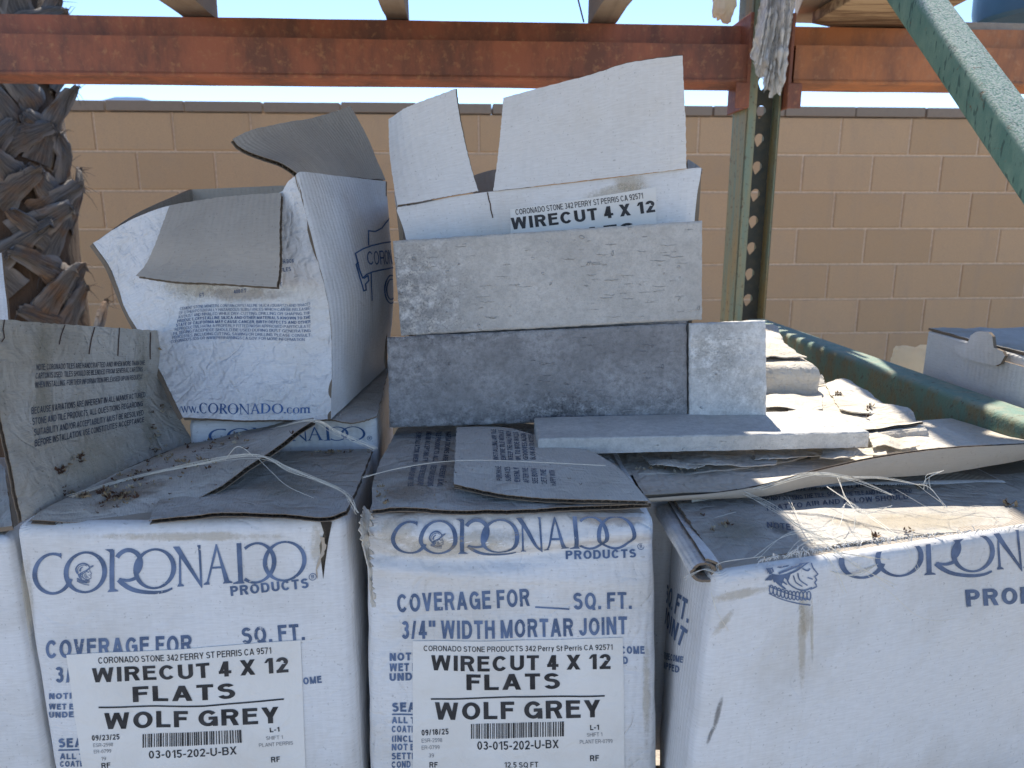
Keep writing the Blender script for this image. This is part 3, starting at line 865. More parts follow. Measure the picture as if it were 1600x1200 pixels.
def wall():
    root = thing('block_wall', 'long tan concrete block wall with a dark flat cap course behind the rack', 'wall', RK(0, WY, -CAMZ))
    zt = PZ(250, 172, 1).z  # placeholder, replaced below
    dz = ray(300, 174); zt = dz.z / dz.y * (P(300, 174, 1) - CAM).y
    yy = WY * math.cos(PHI) + (-.5 * 4) * math.sin(PHI)
    top = (dz.z / dz.y) * 4.12
    ch, bw, j = .2032, .4064, .0115
    rnd = random.Random(3)
    mb = MB()
    nrow = int((top + CAMZ) / ch) + 1
    for r_ in range(nrow):
        z1 = top - r_ * ch - j / 2; z0 = z1 - ch + j
        sh = .28 if r_ % 2 else .28 + bw / 2
        for i in range(-26, 26):
            x0 = i * bw + sh + j / 2; x1 = x0 + bw - j
            d = rnd.uniform(-.0015, .0015)
            b = .004
            a = [RK(x0, WY + d + b, z0), RK(x1, WY + d + b, z0), RK(x1, WY + d + b, z1), RK(x0, WY + d + b, z1)]
            f = [RK(x0 + b, WY + d, z0 + b), RK(x1 - b, WY + d, z0 + b), RK(x1 - b, WY + d, z1 - b), RK(x0 + b, WY + d, z1 - b)]
            bk = [RK(x0, WY + .19, z0), RK(x1, WY + .19, z0), RK(x1, WY + .19, z1), RK(x0, WY + .19, z1)]
            q = [mb.vert(p) for p in f + a + bk]
            mb.face(q[0:4])
            for e in range(4):
                e2 = (e + 1) % 4
                mb.face((q[4 + e], q[4 + e2], q[e2], q[e])); mb.face((q[8 + e], q[8 + e2], q[4 + e2], q[4 + e]))
            mb.face((q[11], q[10], q[9], q[8]))
    mb.build('block_courses', BLOCK, root, smooth=False)
    mb = MB()
    x0, x1 = -26 * bw, 26 * bw
    mb.box(RK(x0, WY + .008, -CAMZ - .1), RK(x1, WY + .008, 0) - RK(x0, WY + .008, 0), RK(0, WY + .18, 0) - RK(0, WY + .008, 0), Vector((0, 0, top + CAMZ + .1 - .004)))
    mb.build('mortar', MORTAR, root, smooth=False)
    mb = MB()
    for i in range(-26, 26):
        a = i * bw + .15 + rnd.uniform(0, .006); L = bw - .009
        z = top + rnd.uniform(-.002, .002)
        mb.box(RK(a, WY - .012, z), RK(a + L, WY - .012, 0) - RK(a, WY - .012, 0), RK(a, WY + .21, 0) - RK(a, WY - .012, 0), Vector((0, 0, .052)))
    mb.build('coping', CAPM, root, smooth=False, bevel=.004)
wall()

# ------------------------------------------------------------------ palm trunk
def palm():
    C0 = P(-2, 300, 2.75); base = Vector((C0.x, C0.y, 0))
    root = thing('palm_tree', 'thick palm trunk at the left edge, ragged with grey and brown cut leaf bases', 'tree', base)
    k = NT('palm_core'); oc = k.co('Object', (1, 1, .3)); n = k.noise(oc, 30, 5, .65)
    k.col(k.mix(n, (.04, .027, .018), (.10, .06, .035))); k.rough(.95); k.bump((n, .02)); core_m = k.m
    k = NT('palm_leaf_base'); uv = k.co('UV', (14, 120, 1)); oc = k.co('Object')
    fib = k.noise(k.co('UV', (160, 12, 1)), 1.0, 4, .65); n2 = k.noise(oc, 9, 3, .6); xy = k.sep(k.co('UV'))
    ex = k.math('ABSOLUTE', xy[0]); c = k.mix(k.ramp(fib, .3, .7), (.022, .019, .016), (.16, .143, .128)); c = k.mix(k.math('MULTIPLY', k.ramp(ex, .030, .055), .6), c, (.27, .245, .22))
    c = k.mix(k.ramp(n2, .48, .66, 0, .85), c, k.mix(k.ramp(fib, .35, .7), (.06, .03, .014), (.22, .115, .05)))
    k.col(c); k.rough(.85); k.bump((fib, .007), (n2, .006)); leaf_m = k.m
    mb = MB(); pts = []
    for i in range(46):
        z = i * .075
        rad = .232 + .02 * mnoise.noise(Vector((0, 0, z * 3)))
        pts.append([base + Vector((math.cos(a) * (rad + .015 * mnoise.noise(Vector((math.cos(a) * 3, math.sin(a) * 3, z * 6)))), math.sin(a) * rad, z)) for a in [2 * math.pi * j / 28 for j in range(29)]])
    mb.grid(pts, None, 0, flip=True); mb.build('trunk', core_m, root, merge=1e-4)
    rnd = random.Random(21)
    rh = random.Random(5)
    # leaf bases: stiff channelled wedges lapping over each other, criss-crossing round the trunk
    i = 0; z = .62
    while z < 2.0:
        i += 1; z += .0141
        a = R(-90) + R(((i * 61.8) % 100) / 100 * 190 - 95)
        ca, sa = math.cos(a), math.sin(a)
        out = Vector((ca, sa, 0)); hand = rnd.choice((1, -1)); tan = Vector((-sa, ca, 0)) * hand; up = Vector((0, 0, 1))
        L = rnd.uniform(.16, .30); W = rnd.uniform(.075, .135); skew = rnd.uniform(.3, 1.2); lean = rnd.uniform(.03, .30)
        mb = MB(); nu, nv = 8, 16
        F, B = [], []
        RR = .238
        for r_ in range(nv + 1):
            t = r_ / nv
            along = L * t
            ang = a + hand * along * math.sin(skew) / RR * .8
            oo = Vector((math.cos(ang), math.sin(ang), 0)); tt = Vector((-math.sin(ang), math.cos(ang), 0)) * hand
            c0 = base + up * (z + along * math.cos(skew)) + oo * (RR + .012 + math.sin(lean) * along * (.35 + .9 * t * t) + .018 * math.sin(3.0 * t))
            wd = W * (1 - .62 * t) * (1 if t < .92 else 1 - (t - .92) * 3.0)
            side = tt * math.cos(skew) - up * math.sin(skew)
            rf, rb = [], []
            for q in range(nu + 1):
                x = q / nu * 2 - 1
                jag = rnd.uniform(-.022, .008) if r_ == nv else 0
                bend = -(x * x) * .020 * (1 - .7 * t) + .013 * mnoise.noise(Vector((x * 2.2 + i, t * 4, i * 1.7))) + .007 * mnoise.noise(Vector((x * 6 + i, t * 3, i * 2.7)))
                p = c0 + side * x * wd * (.5 + .12 * mnoise.noise(Vector((i, t * 6, x)))) + oo * bend + up * jag
                rf.append(p); rb.append(p - oo * (.016 * (1 - .45 * t)))
            F.append(rf); B.append(rb)
        uv = [[((q / nu - .5) * W, r_ / nv * L) for q in range(nu + 1)] for r_ in range(nv + 1)]
        mb.grid(F, uv); mb.grid(B, uv, flip=True)
        for seq in ([(r_, 0) for r_ in range(nv + 1)], [(r_, nu) for r_ in range(nv + 1)], [(nv, q) for q in range(nu + 1)]):
            mb.grid([[F[a_][b_] for a_, b_ in seq], [B[a_][b_] for a_, b_ in seq]])
        for _ in range(6):
            q0 = F[nv][rh.randint(0, nu)] if rh.random() < .6 else F[rh.randint(3, nv)][rh.choice((0, nu))]
            hd = (oo * rh.uniform(.1, .8) + up * rh.uniform(-.8, .6) + side * rh.uniform(-1, 1)).normalized() * rh.uniform(.02, .06)
            mb.tube([q0 - hd * .2, q0 + hd * .5, q0 + hd + up * rh.uniform(-.02, .01)], [.0016, .0011, .0004], 3, cap=False)
        mb.build('leaf_base', leaf_m, root, merge=1e-5, angle=50)
palm()

# ------------------------------------------------------------------ pallet rack
k = NT('rack_orange'); oc = k.co('Object'); st = k.co('Object', (1, 1, .35)); n1 = k.noise(st, 11, 6, .72); n2 = k.noise(oc, 90, 4, .65)
c = k.mix(k.ramp(n1, .40, .60), (.345, .11, .055), (.165, .064, .04)); c = k.mix(k.ramp(n2, .55, .72, 0, .6), c, (.45, .22, .10))
k.col(c); k.rough(.62); k.bump((n2, .0008)); ORANGE = k.m
k = NT('rack_orange_bright'); oc = k.co('Object'); st = k.co('Object', (1, 1, .35)); n1 = k.noise(st, 11, 6, .72); n2 = k.noise(oc, 90, 4, .65)
c = k.mix(k.ramp(n1, .40, .60), (.46, .165, .055), (.25, .10, .045)); c = k.mix(k.ramp(n2, .55, .72, 0, .6), c, (.45, .22, .10))
k.col(c); k.rough(.62); k.bump((n2, .0008)); ORANGE2 = k.m
k = NT('rack_green_rusty'); oc = k.co('Object', (1, 1, .12)); n1 = k.noise(oc, 40, 5, .65); n2 = k.noise(k.co('Object'), 120, 3, .6)
c = k.mix(k.ramp(n1, .40, .62), (.20, .25, .175), (.34, .25, .11)); c = k.mix(k.ramp(n2, .58, .7, 0, .7), c, (.12, .05, .025))
k.col(c); k.rough(.6); k.bump((n2, .0006)); GREEN_R = k.m
k = NT('rack_green_chalky'); oc = k.co('Object'); n1 = k.noise(k.co('Object', (1, 1, .4)), 60, 4, .65); n2 = k.noise(oc, 420, 3, .6); n3 = k.noise(k.co('Object', (1, 1, .3)), 190, 2, .5)
geo = k.n('ShaderNodeNewGeometry'); nz = k.sep(geo.outputs['Normal'])[2]
c = k.mix(k.ramp(n1, .4, .65), (.12, .23, .175), (.19, .30, .22))
c = k.mix(k.ramp(n3, .60, .66, 0, .75), c, (.04, .085, .07))
dust = k.math('MULTIPLY', k.ramp(nz, .2, .8), k.ramp(n2, .40, .56))
c = k.mix(k.math('MULTIPLY', dust, .75), c, (.52, .53, .46))
c = k.mix(k.ramp(k.noise(oc, 70, 6, .75), .62, .68, 0, .85), c, (.16, .085, .04)); k.col(c); k.rough(.75); k.bump((n2, .0006), (n3, -.0004)); GREEN_C = k.m
k = NT('rack_green_dark'); oc = k.co('Object'); n1 = k.noise(k.co('Object', (1, 1, .5)), 45, 5, .7); n2 = k.noise(oc, 300, 3, .6)
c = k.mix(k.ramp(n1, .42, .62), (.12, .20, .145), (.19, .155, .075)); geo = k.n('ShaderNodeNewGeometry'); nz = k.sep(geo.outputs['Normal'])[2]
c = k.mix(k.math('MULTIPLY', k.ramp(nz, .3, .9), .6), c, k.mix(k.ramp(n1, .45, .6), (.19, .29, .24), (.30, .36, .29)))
c = k.mix(k.ramp(k.noise(oc, 150, 4, .7), .58, .68, 0, .7), c, (.09, .06, .035)); k.col(c); k.rough(.8); k.bump((n2, .001)); GREEN_D = k.m

PX, PY = .520, 1.405               # front-left corner of the rear post in rack coordinates
rack = thing('pallet_rack', 'steel pallet rack with rust-orange beams and green punched post and braces', 'storage rack', RK(PX, PY, -CAMZ))
def cpost(x0, y0, wd, dp, z0, z1, face=1):
    """open column: punched web set back behind the front lip, long side flange"""
    mb = MB(); t = .0025
    yw = y0 + dp * face
    def plate(xa, ya, xb, yb):
        a, b = RK(xa, ya, 0), RK(xb, yb, 0)
        d = (b - a).normalized(); n = Vector((-d.y, d.x, 0)) * t
        mb.box(Vector((a.x, a.y, CAMZ + z0)), b - a, n, Vector((0, 0, z1 - z0)))
    plate(x0, y0 + .075 * face, x0, y0); plate(x0, y0, x0 + .0175, y0)
    plate(x0 + wd, y0, x0 + wd, y0 + .075 * face); plate(x0 + wd - .0035, y0, x0 + wd, y0)
    p = .0508; nz = int((z1 - z0) / p); hx0 = .0405
    for side in (0, t):
        for i in range(nz):
            zc = z0 + (i + .5) * p
            n = 24; hole, rect = [], []
            for q in range(n):
                a = 2 * math.pi * (q + .5) / n
                ca, sa = math.cos(a), math.sin(a)
                k_ = max(0.0, -sa - .1)
                hx = .0098 * ca * (1 - .62 * k_) - .0035 * k_; hz = .0105 * sa * (1 + .35 * k_) + .001
                L_, R_, H_ = hx0 - .001, wd - hx0 - .001, p / 2
                m_ = max(-ca / L_, ca / R_, abs(sa) / H_)
                hole.append(mb.vert(RK(x0 + hx0 + hx, yw + side * face, zc + hz)))
                rect.append(mb.vert(RK(x0 + hx0 + ca / m_, yw + side * face, zc + sa / m_)))
            for q in range(n):
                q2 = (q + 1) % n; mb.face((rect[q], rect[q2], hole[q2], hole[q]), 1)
    return mb
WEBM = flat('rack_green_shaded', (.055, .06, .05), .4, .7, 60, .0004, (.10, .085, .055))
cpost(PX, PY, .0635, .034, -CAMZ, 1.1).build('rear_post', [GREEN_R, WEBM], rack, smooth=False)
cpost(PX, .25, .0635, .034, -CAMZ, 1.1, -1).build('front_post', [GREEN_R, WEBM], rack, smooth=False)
def ztop(px, py, yr):               # height of the photo point on the rack plane Y_r = yr
    d = ray(px, py); n = Vector((-math.sin(PHI), math.cos(PHI), 0)); return d.z * yr / d.dot(n)
BY = PY - .012
zb0, zb1, zst = ztop(300, 120, BY), ztop(300, 26, BY + .04), ztop(300, 57, BY)
def beam(xa, xb, nm, mat=None):
    prof = [(0, zb0 + .004), (0, zst), (.042, zst), (.042, zb1), (.085, zb1), (.085, zb0), (.004, zb0)]
    mb = MB(); n = 24; rows = []
    for (dy, z) in prof + prof[:1]:
        rows.append([RK(xa + (xb - xa) * i / n, BY + dy, z + .0012 * mnoise.noise(Vector((i * .7, dy * 90, z * 20)))) for i in range(n + 1)])
    mb.grid(rows, None, 0)
    # rolled lip along the lower edge
    mb.tube([RK(xa + (xb - xa) * i / n, BY + .002, zb0 + .004) for i in range(n + 1)], .0045, 8)
    return mb.build(nm, mat or ORANGE, rack, angle=30)
beam(-2.1, PX - .006, 'beam'); beam(PX + .078, 2.6, 'beam', ORANGE2)
for x0, sgn in ((PX - .0035, -1), (PX + .067, 1)):      # end connectors hooked on the post
    mb = MB(); zc = ztop(1140, 169, BY)
    a = RK(x0, BY - .004, zc); mb.box(a, RK(x0 + .006 * sgn, BY - .004, zc) - a, RK(x0, BY + .095, zc) - a, Vector((0, 0, zb1 - zc + .012)))
    a = RK(x0, BY - .006, zc); mb.box(a, RK(x0 + .026 * sgn, BY - .006, zc) - a, RK(x0, BY - .002, zc) - a, Vector((0, 0, zb0 - zc)))
    mb.build('beam_connector', ORANGE, rack, smooth=False, bevel=.0015)
# side-frame braces: tubes in the plane of the frame
def xplane(px, py, xr):             # photo point on the frame plane X_r = xr
    d = ray(px, py); n = Vector((math.cos(PHI), math.sin(PHI), 0)); return CAM + d * (xr / d.dot(n))
def brace(pa, pb, h, wd, mat, nm, ext=(0, 0)):
    d = (pb - pa).normalized(); pa = pa - d * ext[0]; pb = pb + d * ext[1]
    xa = Vector((math.cos(PHI), math.sin(PHI), 0)); nn = xa.cross(d).normalized()
    if nn.z < 0: nn = -nn
    mb = MB(); r_ = min(h, wd) * .19; n = 40; rows = []
    prof = []
    for (cx, cz, a0) in ((wd / 2 - r_, h / 2 - r_, 0), (-wd / 2 + r_, h / 2 - r_, 90), (-wd / 2 + r_, -h / 2 + r_, 180), (wd / 2 - r_, -h / 2 + r_, 270)):
        for q in range(5):
            a = R(a0 + q * 22.5); prof.append((cx + r_ * math.cos(a), cz + r_ * math.sin(a)))
    prof.append(prof[0])
    for x, z in prof: rows.append([pa.lerp(pb, i / n) + xa * x + nn * z for i in range(n + 1)])
    mb.grid(rows, None, 0, flip=True)
    return mb.build(nm, mat, rack)
XF = PX + .03
brace(xplane(1432, 0, XF), xplane(1640, 290, XF), .036, .042, GREEN_C, 'diagonal_brace', (.45, .35))
brace(xplane(1222, 536, XF), xplane(1560, 672, XF), .052, .042, GREEN_D, 'horizontal_brace', (.12, .35))

# overhead pallet that rests on the orange beam
k = NT('old_wood'); oc = k.co('Object'); g1 = k.noise(k.co('Object', (26, 1.6, 26)), 1.6, 5, .65, .6); n2 = k.noise(oc, 12, 3, .6)
c = k.mix(g1, (.40, .33, .25), (.17, .135, .105)); c = k.mix(k.ramp(n2, .45, .7, 0, .5), c, (.34, .31, .28)); k.col(c); k.rough(.88); k.bump((g1, .003)); WOOD = k.m
k = NT('pale_wood'); oc = k.co('Object'); g1 = k.noise(k.co('Object', (1.4, 13, 13), (0, 0, R(-32))), 2.6, 5, .6, 1.6); 
c = k.mix(k.ramp(g1, .42, .56), (.46, .34, .21), (.22, .14, .08)); k.col(c); k.rough(.85); k.bump((g1, .002)); WOOD2 = k.m
pal = thing('wooden_pallet', 'weathered grey wooden pallet overhead with three runner ends on the orange beam', 'pallet', RK(-.2, .85, zb1))
for px, wpx in ((318, 50), (621, 36), (944, 42)):
    d = P(px, 27, BY * 1.0 + .05); xr = (d.x * math.cos(PHI) + d.y * math.sin(PHI)); wd = wpx / 1240 * BY
    mb = MB(); a = RK(xr - wd / 2, .22, zb1 + .003)
    n = 30; rows = []
    for (x, z) in ((0, 0), (wd, 0), (wd, .088), (0, .088), (0, 0)):
        rows.append([RK(xr - wd / 2 + x + .0025 * mnoise.noise(Vector((i * .5, x * 40, z * 30 + px))), .22 + (BY + .075 - .22) * i / n, zb1 + .0035 + z + .002 * mnoise.noise(Vector((i * .6, x * 30 + px, z * 9)))) for i in range(n + 1)])
    mb.grid(rows, None, 0)
    for q in (0, n): mb.face([mb.vert(rows[e][q]) for e in range(4)])
    mb.build('stringer', WOOD, pal, smooth=False)
for i in range(9):  # out of view; right edge and near-closed gaps set to shade the cartons
    y = .24 + i * .145
    mb = MB(); a = RK(-.70, y, zb1 + .096); mb.box(a, RK(.288, y, 0) - RK(-.70, y, 0), RK(-.70, y + .142, 0) - RK(-.70, y, 0), Vector((0, 0, .018)))
    mb.build('deck_board', WOOD, pal, smooth=False, bevel=.002)

pal2 = thing('wooden_pallet', 'pale splintered wooden pallet on the right-hand beam behind the green diagonal brace', 'pallet', RK(.9, 1.0, zb1))
def slab_px(pts, z, h, mat, nm, root):
    mb = MB(); lo = [PZ(x, y, z) for x, y in pts]; n = len(lo)
    b = [mb.vert(p, (p.x, p.y)) for p in lo]; t = [mb.vert(p + Vector((0, 0, h)), (p.x, p.y)) for p in lo]
    mb.face(b[::-1]); mb.face(t)
    for i in range(n): mb.face((b[i], b[(i + 1) % n], t[(i + 1) % n], t[i]))
    return mb.build(nm, mat, root, smooth=False, bevel=.002)
slab_px([(1268, 37), (1382, 60), (1425, 45), (1600, -45), (1450, -70)], zb1 + .004, .02, WOOD2, 'deck_board', pal2)
slab_px([(1240, 36), (1274, 37), (1340, -40), (1280, -60)], zb1 + .03, .09, WOOD, 'stringer', pal2)
mb = MB(); a = P(1506, 47, 1.50); mb.box(a, P(1720, 52, 1.50) - a, Vector((0, .12, 0)), Vector((0, 0, P(1506, 34, 1.5).z - a.z))); mb.build('deck_board', WOOD, pal2, smooth=False, bevel=.002)
bl = MB()
k = NT('blue_plastic'); n = k.noise(k.co('Object'), 30, 3); k.col(k.mix(n, (.02, .075, .14), (.035, .11, .19))); k.rough(.45); k.bump((n, .001))
c0 = P(1640, 34, 1.72); rows = []
for z, rr in ((0, .13), (.006, .142), (.03, .148), (.1, .15), (.104, .156), (.125, .156), (.13, .15), (.3, .152)):
    rows.append([c0 + Vector((math.cos(2 * math.pi * j / 40) * rr, math.sin(2 * math.pi * j / 40) * rr, z)) for j in range(41)])
bl.grid(rows, None, 0, flip=True); bl.face([bl.vert(p) for p in rows[0][:-1]][::-1]); bl.face([bl.vert(p) for p in rows[-1][:-1]])
tag(bl.build('plastic_drum', k.m), 'blue plastic drum standing on the right-hand overhead pallet', 'drum')

# torn stretch film hanging on the post, foam lump beside it
k = NT('stretch_film'); oc = k.co('Object', (1, 1, .25)); n = k.noise(oc, 60, 5, .65, .8); n2 = k.noise(k.co('Object', (1, 1, .12)), 150, 3, .6)
k.col(k.mix(n, (.66, .64, .60), (.86, .85, .82))); k.rough(.16); k.bump((n, .005), (n2, .002))
tr = k.n('ShaderNodeBsdfTransparent'); mx = k.n('ShaderNodeMixShader'); k.l(k.ramp(n, .35, .7, .32, .85), mx.inputs[0]); k.l(tr.outputs[0], mx.inputs[1]); k.l(k.b.outputs[0], mx.inputs[2]); k.l(mx.outputs[0], k.out.inputs[0]); FILM = k.m
def film():
    mb = MB(); rnd = random.Random(8)
    for (xt0, xt1, xb0, xb1, yb, Y, sd) in ((1188, 1246, 1174, 1226, 118, 1.385, 1), (1192, 1230, 1178, 1200, 134, 1.375, 2), (1205, 1246, 1196, 1222, 152, 1.372, 3), (1186, 1212, 1172, 1192, 108, 1.365, 4), (1212, 1244, 1208, 1220, 130, 1.36, 5)):
        L = [P(xt0, -45, Y), P(xt0 - 2, 20, Y), P(xb0 + 3, 75, Y), P(xb0, yb - 18, Y)]
        Rr = [P(xt1, -45, Y), P(xt1 - 5, 15, Y), P(xt1 - 12, 60, Y), P(xb1, yb - 8, Y)]
        bot = [L[-1]] + [P(xb0 + (xb1 - xb0) * f, yb + rnd.uniform(-16, 14), Y) for f in (.2, .4, .6, .8)] + [Rr[-1]]
        sf = Surf(coons([L[0], Rr[0]], bot, L, Rr, smooth=False, sag=lambda s, t, sd=sd: Vector((0, -.014 * math.sin(math.pi * s) + .006 * math.sin(s * 17 + sd + 3 * t), 0))), .005, 60, sd)
        sheet(mb, sf, 40, 40, .0004, (0, 0, 0), rough=.004)
    tag(mb.build('stretch_film', FILM), 'crumpled dusty strips of clear stretch film hanging down the rack post', 'plastic film')
film()
def glow_through(k, f):              # thin porous stuff that lets sunlight through
    tl = k.n('ShaderNodeBsdfTranslucent'); tl.inputs[0].default_value = (.95, .88, .72, 1); mx = k.n('ShaderNodeMixShader'); mx.inputs[0].default_value = f
    k.l(k.b.outputs[0], mx.inputs[1]); k.l(tl.outputs[0], mx.inputs[2]); k.l(mx.outputs[0], k.out.inputs[0])
k = NT('white_foam'); n = k.noise(k.co('Object'), 110, 5, .7); k.col(k.mix(n, (.85, .83, .78), (.7, .66, .58))); k.rough(.9); k.bump((n, .012)); glow_through(k, .45); FOAM = k.m
def lump(name, ctr, rx, ry, rz, mat, label, cat, seed, amp=.35):
    bm = bmesh.new(); bmesh.ops.create_icosphere(bm, subdivisions=4, radius=1)
    for v in bm.verts:
        n_ = 1 + amp * mnoise.noise(v.co * 1.6 + Vector((seed, 0, 0))) + .12 * mnoise.noise(v.co * 5 + Vector((seed, 2, 0)))
        v.co = Vector((max(-.8, min(.8, v.co.x)) * rx * n_, v.co.y * ry * n_, max(-.75, min(.75, v.co.z)) * rz * n_))
    me = bpy.data.meshes.new(name); bm.to_mesh(me); bm.free(); me.materials.append(mat)
    me.polygons.foreach_set('use_smooth', [True] * len(me.polygons))
    o = bpy.data.objects.new(name, me); COL.objects.link(o); o.location = ctr
    return tag(o, label, cat)
lump('foam_lump', P(1132, -12, 1.50), .022, .02, .06, FOAM, 'ragged white foam scrap stuck to the rack post above the orange beam', 'foam', 4)
mb = MB(); mb.tube([P(898, -20, 1.3), P(905, 6, 1.36), P(912, 34, 1.42)], .0016, 6)
tag(mb.build('dry_twig', flat('twig', (.12, .1, .07))), 'thin dark twig leaning on the orange beam beside a pallet runner', 'twig')

# lower rack level and the pallet that carries the boxes (mostly hidden)
ZB = -.475
pal3 = thing('wooden_pallet', 'wooden pallet under the stacked cartons', 'pallet', Vector((0, .8, CAMZ + ZB - .13)))
for i in range(6):
    mb = MB(); mb.box((-.75, .44 + i * .17, CAMZ + ZB - .021), (1.22, 0, 0), (0, .13, 0), (0, 0, .018)); mb.build('deck_board', WOOD, pal3, smooth=False, bevel=.002)
for x in (-.7, -.16, .4):
    mb = MB(); mb.box((x, .44, CAMZ + ZB - .115), (.04, 0, 0), (0, .98, 0), (0, 0, .093)); mb.build('stringer', WOOD, pal3, smooth=False, bevel=.002)
for y in (.42, PY):
    mb = MB(); a = RK(-2.1, y - .0, ZB - .215); mb.box(a, RK(PX - .006, y, 0) - RK(-2.1, y, 0), RK(-2.1, y + .05, 0) - RK(-2.1, y, 0), Vector((0, 0, .098))); mb.build('beam', ORANGE, rack, smooth=False, bevel=.003)

# ================================================================== CARTONS
CARD = [WHITE, KRAFT, EDGE]
def q4(*a): return list(a)
ZT = -.21
def vdown(p, z): return Vector((p.x, p.y, CAMZ + z))

# ---- A: front left carton ------------------------------------------------
a_fl, a_fr = PZ(17, 822, ZT - .002), PZ(541, 812, ZT - .002)
a_br, a_bl = PZ(585, 702, ZT), PZ(196, 702, ZT)
a_top = [a_fl, a_fr, a_br, a_bl]
A = thing('cardboard_box', 'white carton at lower left under bent dusty flaps, sticker dated 09/23/25', 'carton', Vector((a_fl.x + .11, a_fl.y + .08, CAMZ + ZB)), 'branded stone cartons')
a_s = box_sides(a_top, [vdown(p, ZB) for p in a_top], (.004, .003, 0, .003), .0012, 20, 1)
def inpoly(px, py, poly):
    c = False; j = len(poly) - 1
    for i in range(len(poly)):
        xi, yi = poly[i]; xj, yj = poly[j]
        if (yi > py) != (yj > py) and px < (xj - xi) * (py - yi) / (yj - yi) + xi: c = not c
        j = i
    return c
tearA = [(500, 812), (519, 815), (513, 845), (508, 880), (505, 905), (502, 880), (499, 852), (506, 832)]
def skipA(c):
    if c.y > a_fl.y + .03: return False
    return inpoly(*proj(c), tearA)
box_body('box_body', A, a_s, [WHITE, KRAFT, EDGE], r=.012, nx=80, nz=70, rt=.009, lid=1)
fa = a_s[0]
ik = Ink(fa)
put_logo(ik, [(51, 931), (479, 904), (479, 845), (51, 864)])
ik.text('PRODUCTS', (361, 931), (483, 918), 15, .035)
ik.build('printed_logo', INK, A)
ik = Ink(fa)
ik.text('®', (484, 908), (496, 905), 11, .01)
ik.text('COVERAGE FOR', (73, 1028), (301, 1019), 28, .03)
ik.text('SQ. FT.', (379, 1007), (477, 999), 26, .03)
ik.text('3/4" WIDTH MORTAR JOINT', (88, 1066), (470, 1050), 25, .03)
for t_, y, x1 in (('NOTICE', 1092, 134), ('WET EXPOSED', 1108, 172), ('UNDER', 1121, 127)): ik.text(t_, (77, y), (x1, y - 2), 9, .04)
ik.text('SEALERS', (92, 1168), (182, 1164), 14, .04); ik.line([(92, 1172), (180, 1168)], 2)
for t_, y in (('ALL TILES', 1186), ('COATED', 1198)): ik.text(t_, (94, y), (94 + 7.5 * len(t_), y - 1), 9, .03)
ik.text('COME', (464, 1071), (503, 1067), 11, .04)
ik.build('printed_text', INK, A)
lq, lo = label_on(fa, [(105, 1022), (470, 999), (478, 1210), (131, 1212)], A)
tag(lo, 'white shipping sticker with black print, its corner lifting')
ik = Ink(lq, .0003)
ik.text('CORONADO STONE 342 FERRY ST PERRIS CA 9571', (154, 1037), (424, 1021), 10, .006)
ik.text('WIRECUT 4 X 12', (145, 1066), (451, 1050), 22, .03, capr=24)
ik.text('FLATS', (208, 1097), (368, 1091), 24, .03)
ik.line([(155, 1105), (320, 1103), (443, 1092)], 2.4)
ik.text('WOLF GREY', (164, 1139), (436, 1129), 25, .03)
barcode(ik, [(223, 1168), (379, 1160), (378, 1140), (223, 1147)], 5)
ik.text('03-015-202-U-BX', (233, 1185), (370, 1178), 12, .01)
ik.text('09/23/25', (144, 1157), (187, 1155), 8.5, .02)
ik.text('L-1', (422, 1144), (437, 1142.5), 7, .03)
ik.text('RF', (424, 1191), (438, 1190), 8.5, .02); ik.text('RF', (159, 1200), (173, 1199), 8, .02)
ik.build('label_text', INK_K, lo)
ik = Ink(lq, .0003)
ik.text('ESR-2598', (146, 1167), (177, 1165.5), 5.5, 0); ik.text('ER-0799', (147, 1177), (174, 1175.5), 5.5, 0); ik.text('19', (158, 1188), (166, 1187.5), 5.5, 0)
ik.text('SHIFT 1', (416, 1156), (442, 1154), 5.5, 0); ik.text('PLANT PERRIS', (405, 1167), (458, 1163), 5.5, 0)
ik.build('label_fine_print', INK_G, lo)
# side crease print near the back of the side
# torn kraft lip along the corner
mb = MB(); rnd = random.Random(9); rowa, rowb = [], []
for i in range(16):
    f = i / 15; x = 500 - 3 * f + 4 * math.sin(f * 6) ; y = 838 + 66 * f
    s, t = fa.st(x, y); rowa.append(fa.pos(s, t, .0006)); s, t = fa.st(x + 7 * (1 - f) + rnd.uniform(0, 2.5), y + rnd.uniform(-2, 2)); rowb.append(fa.pos(s, t, .003 * (1 - f)))
mb.grid([rowa, rowb]); mb.build('torn_edge', KRAFT_T, A)
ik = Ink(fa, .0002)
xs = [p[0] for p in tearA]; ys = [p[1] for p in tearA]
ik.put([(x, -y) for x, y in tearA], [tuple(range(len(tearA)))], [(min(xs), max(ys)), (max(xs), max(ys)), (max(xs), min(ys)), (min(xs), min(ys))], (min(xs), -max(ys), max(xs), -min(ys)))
ik.build('tear_shade', flat('tear_shade_paint', (.035, .028, .022), .4, .95, 300), A)  # near-black patch painted on as the shade inside the tear, no real hole
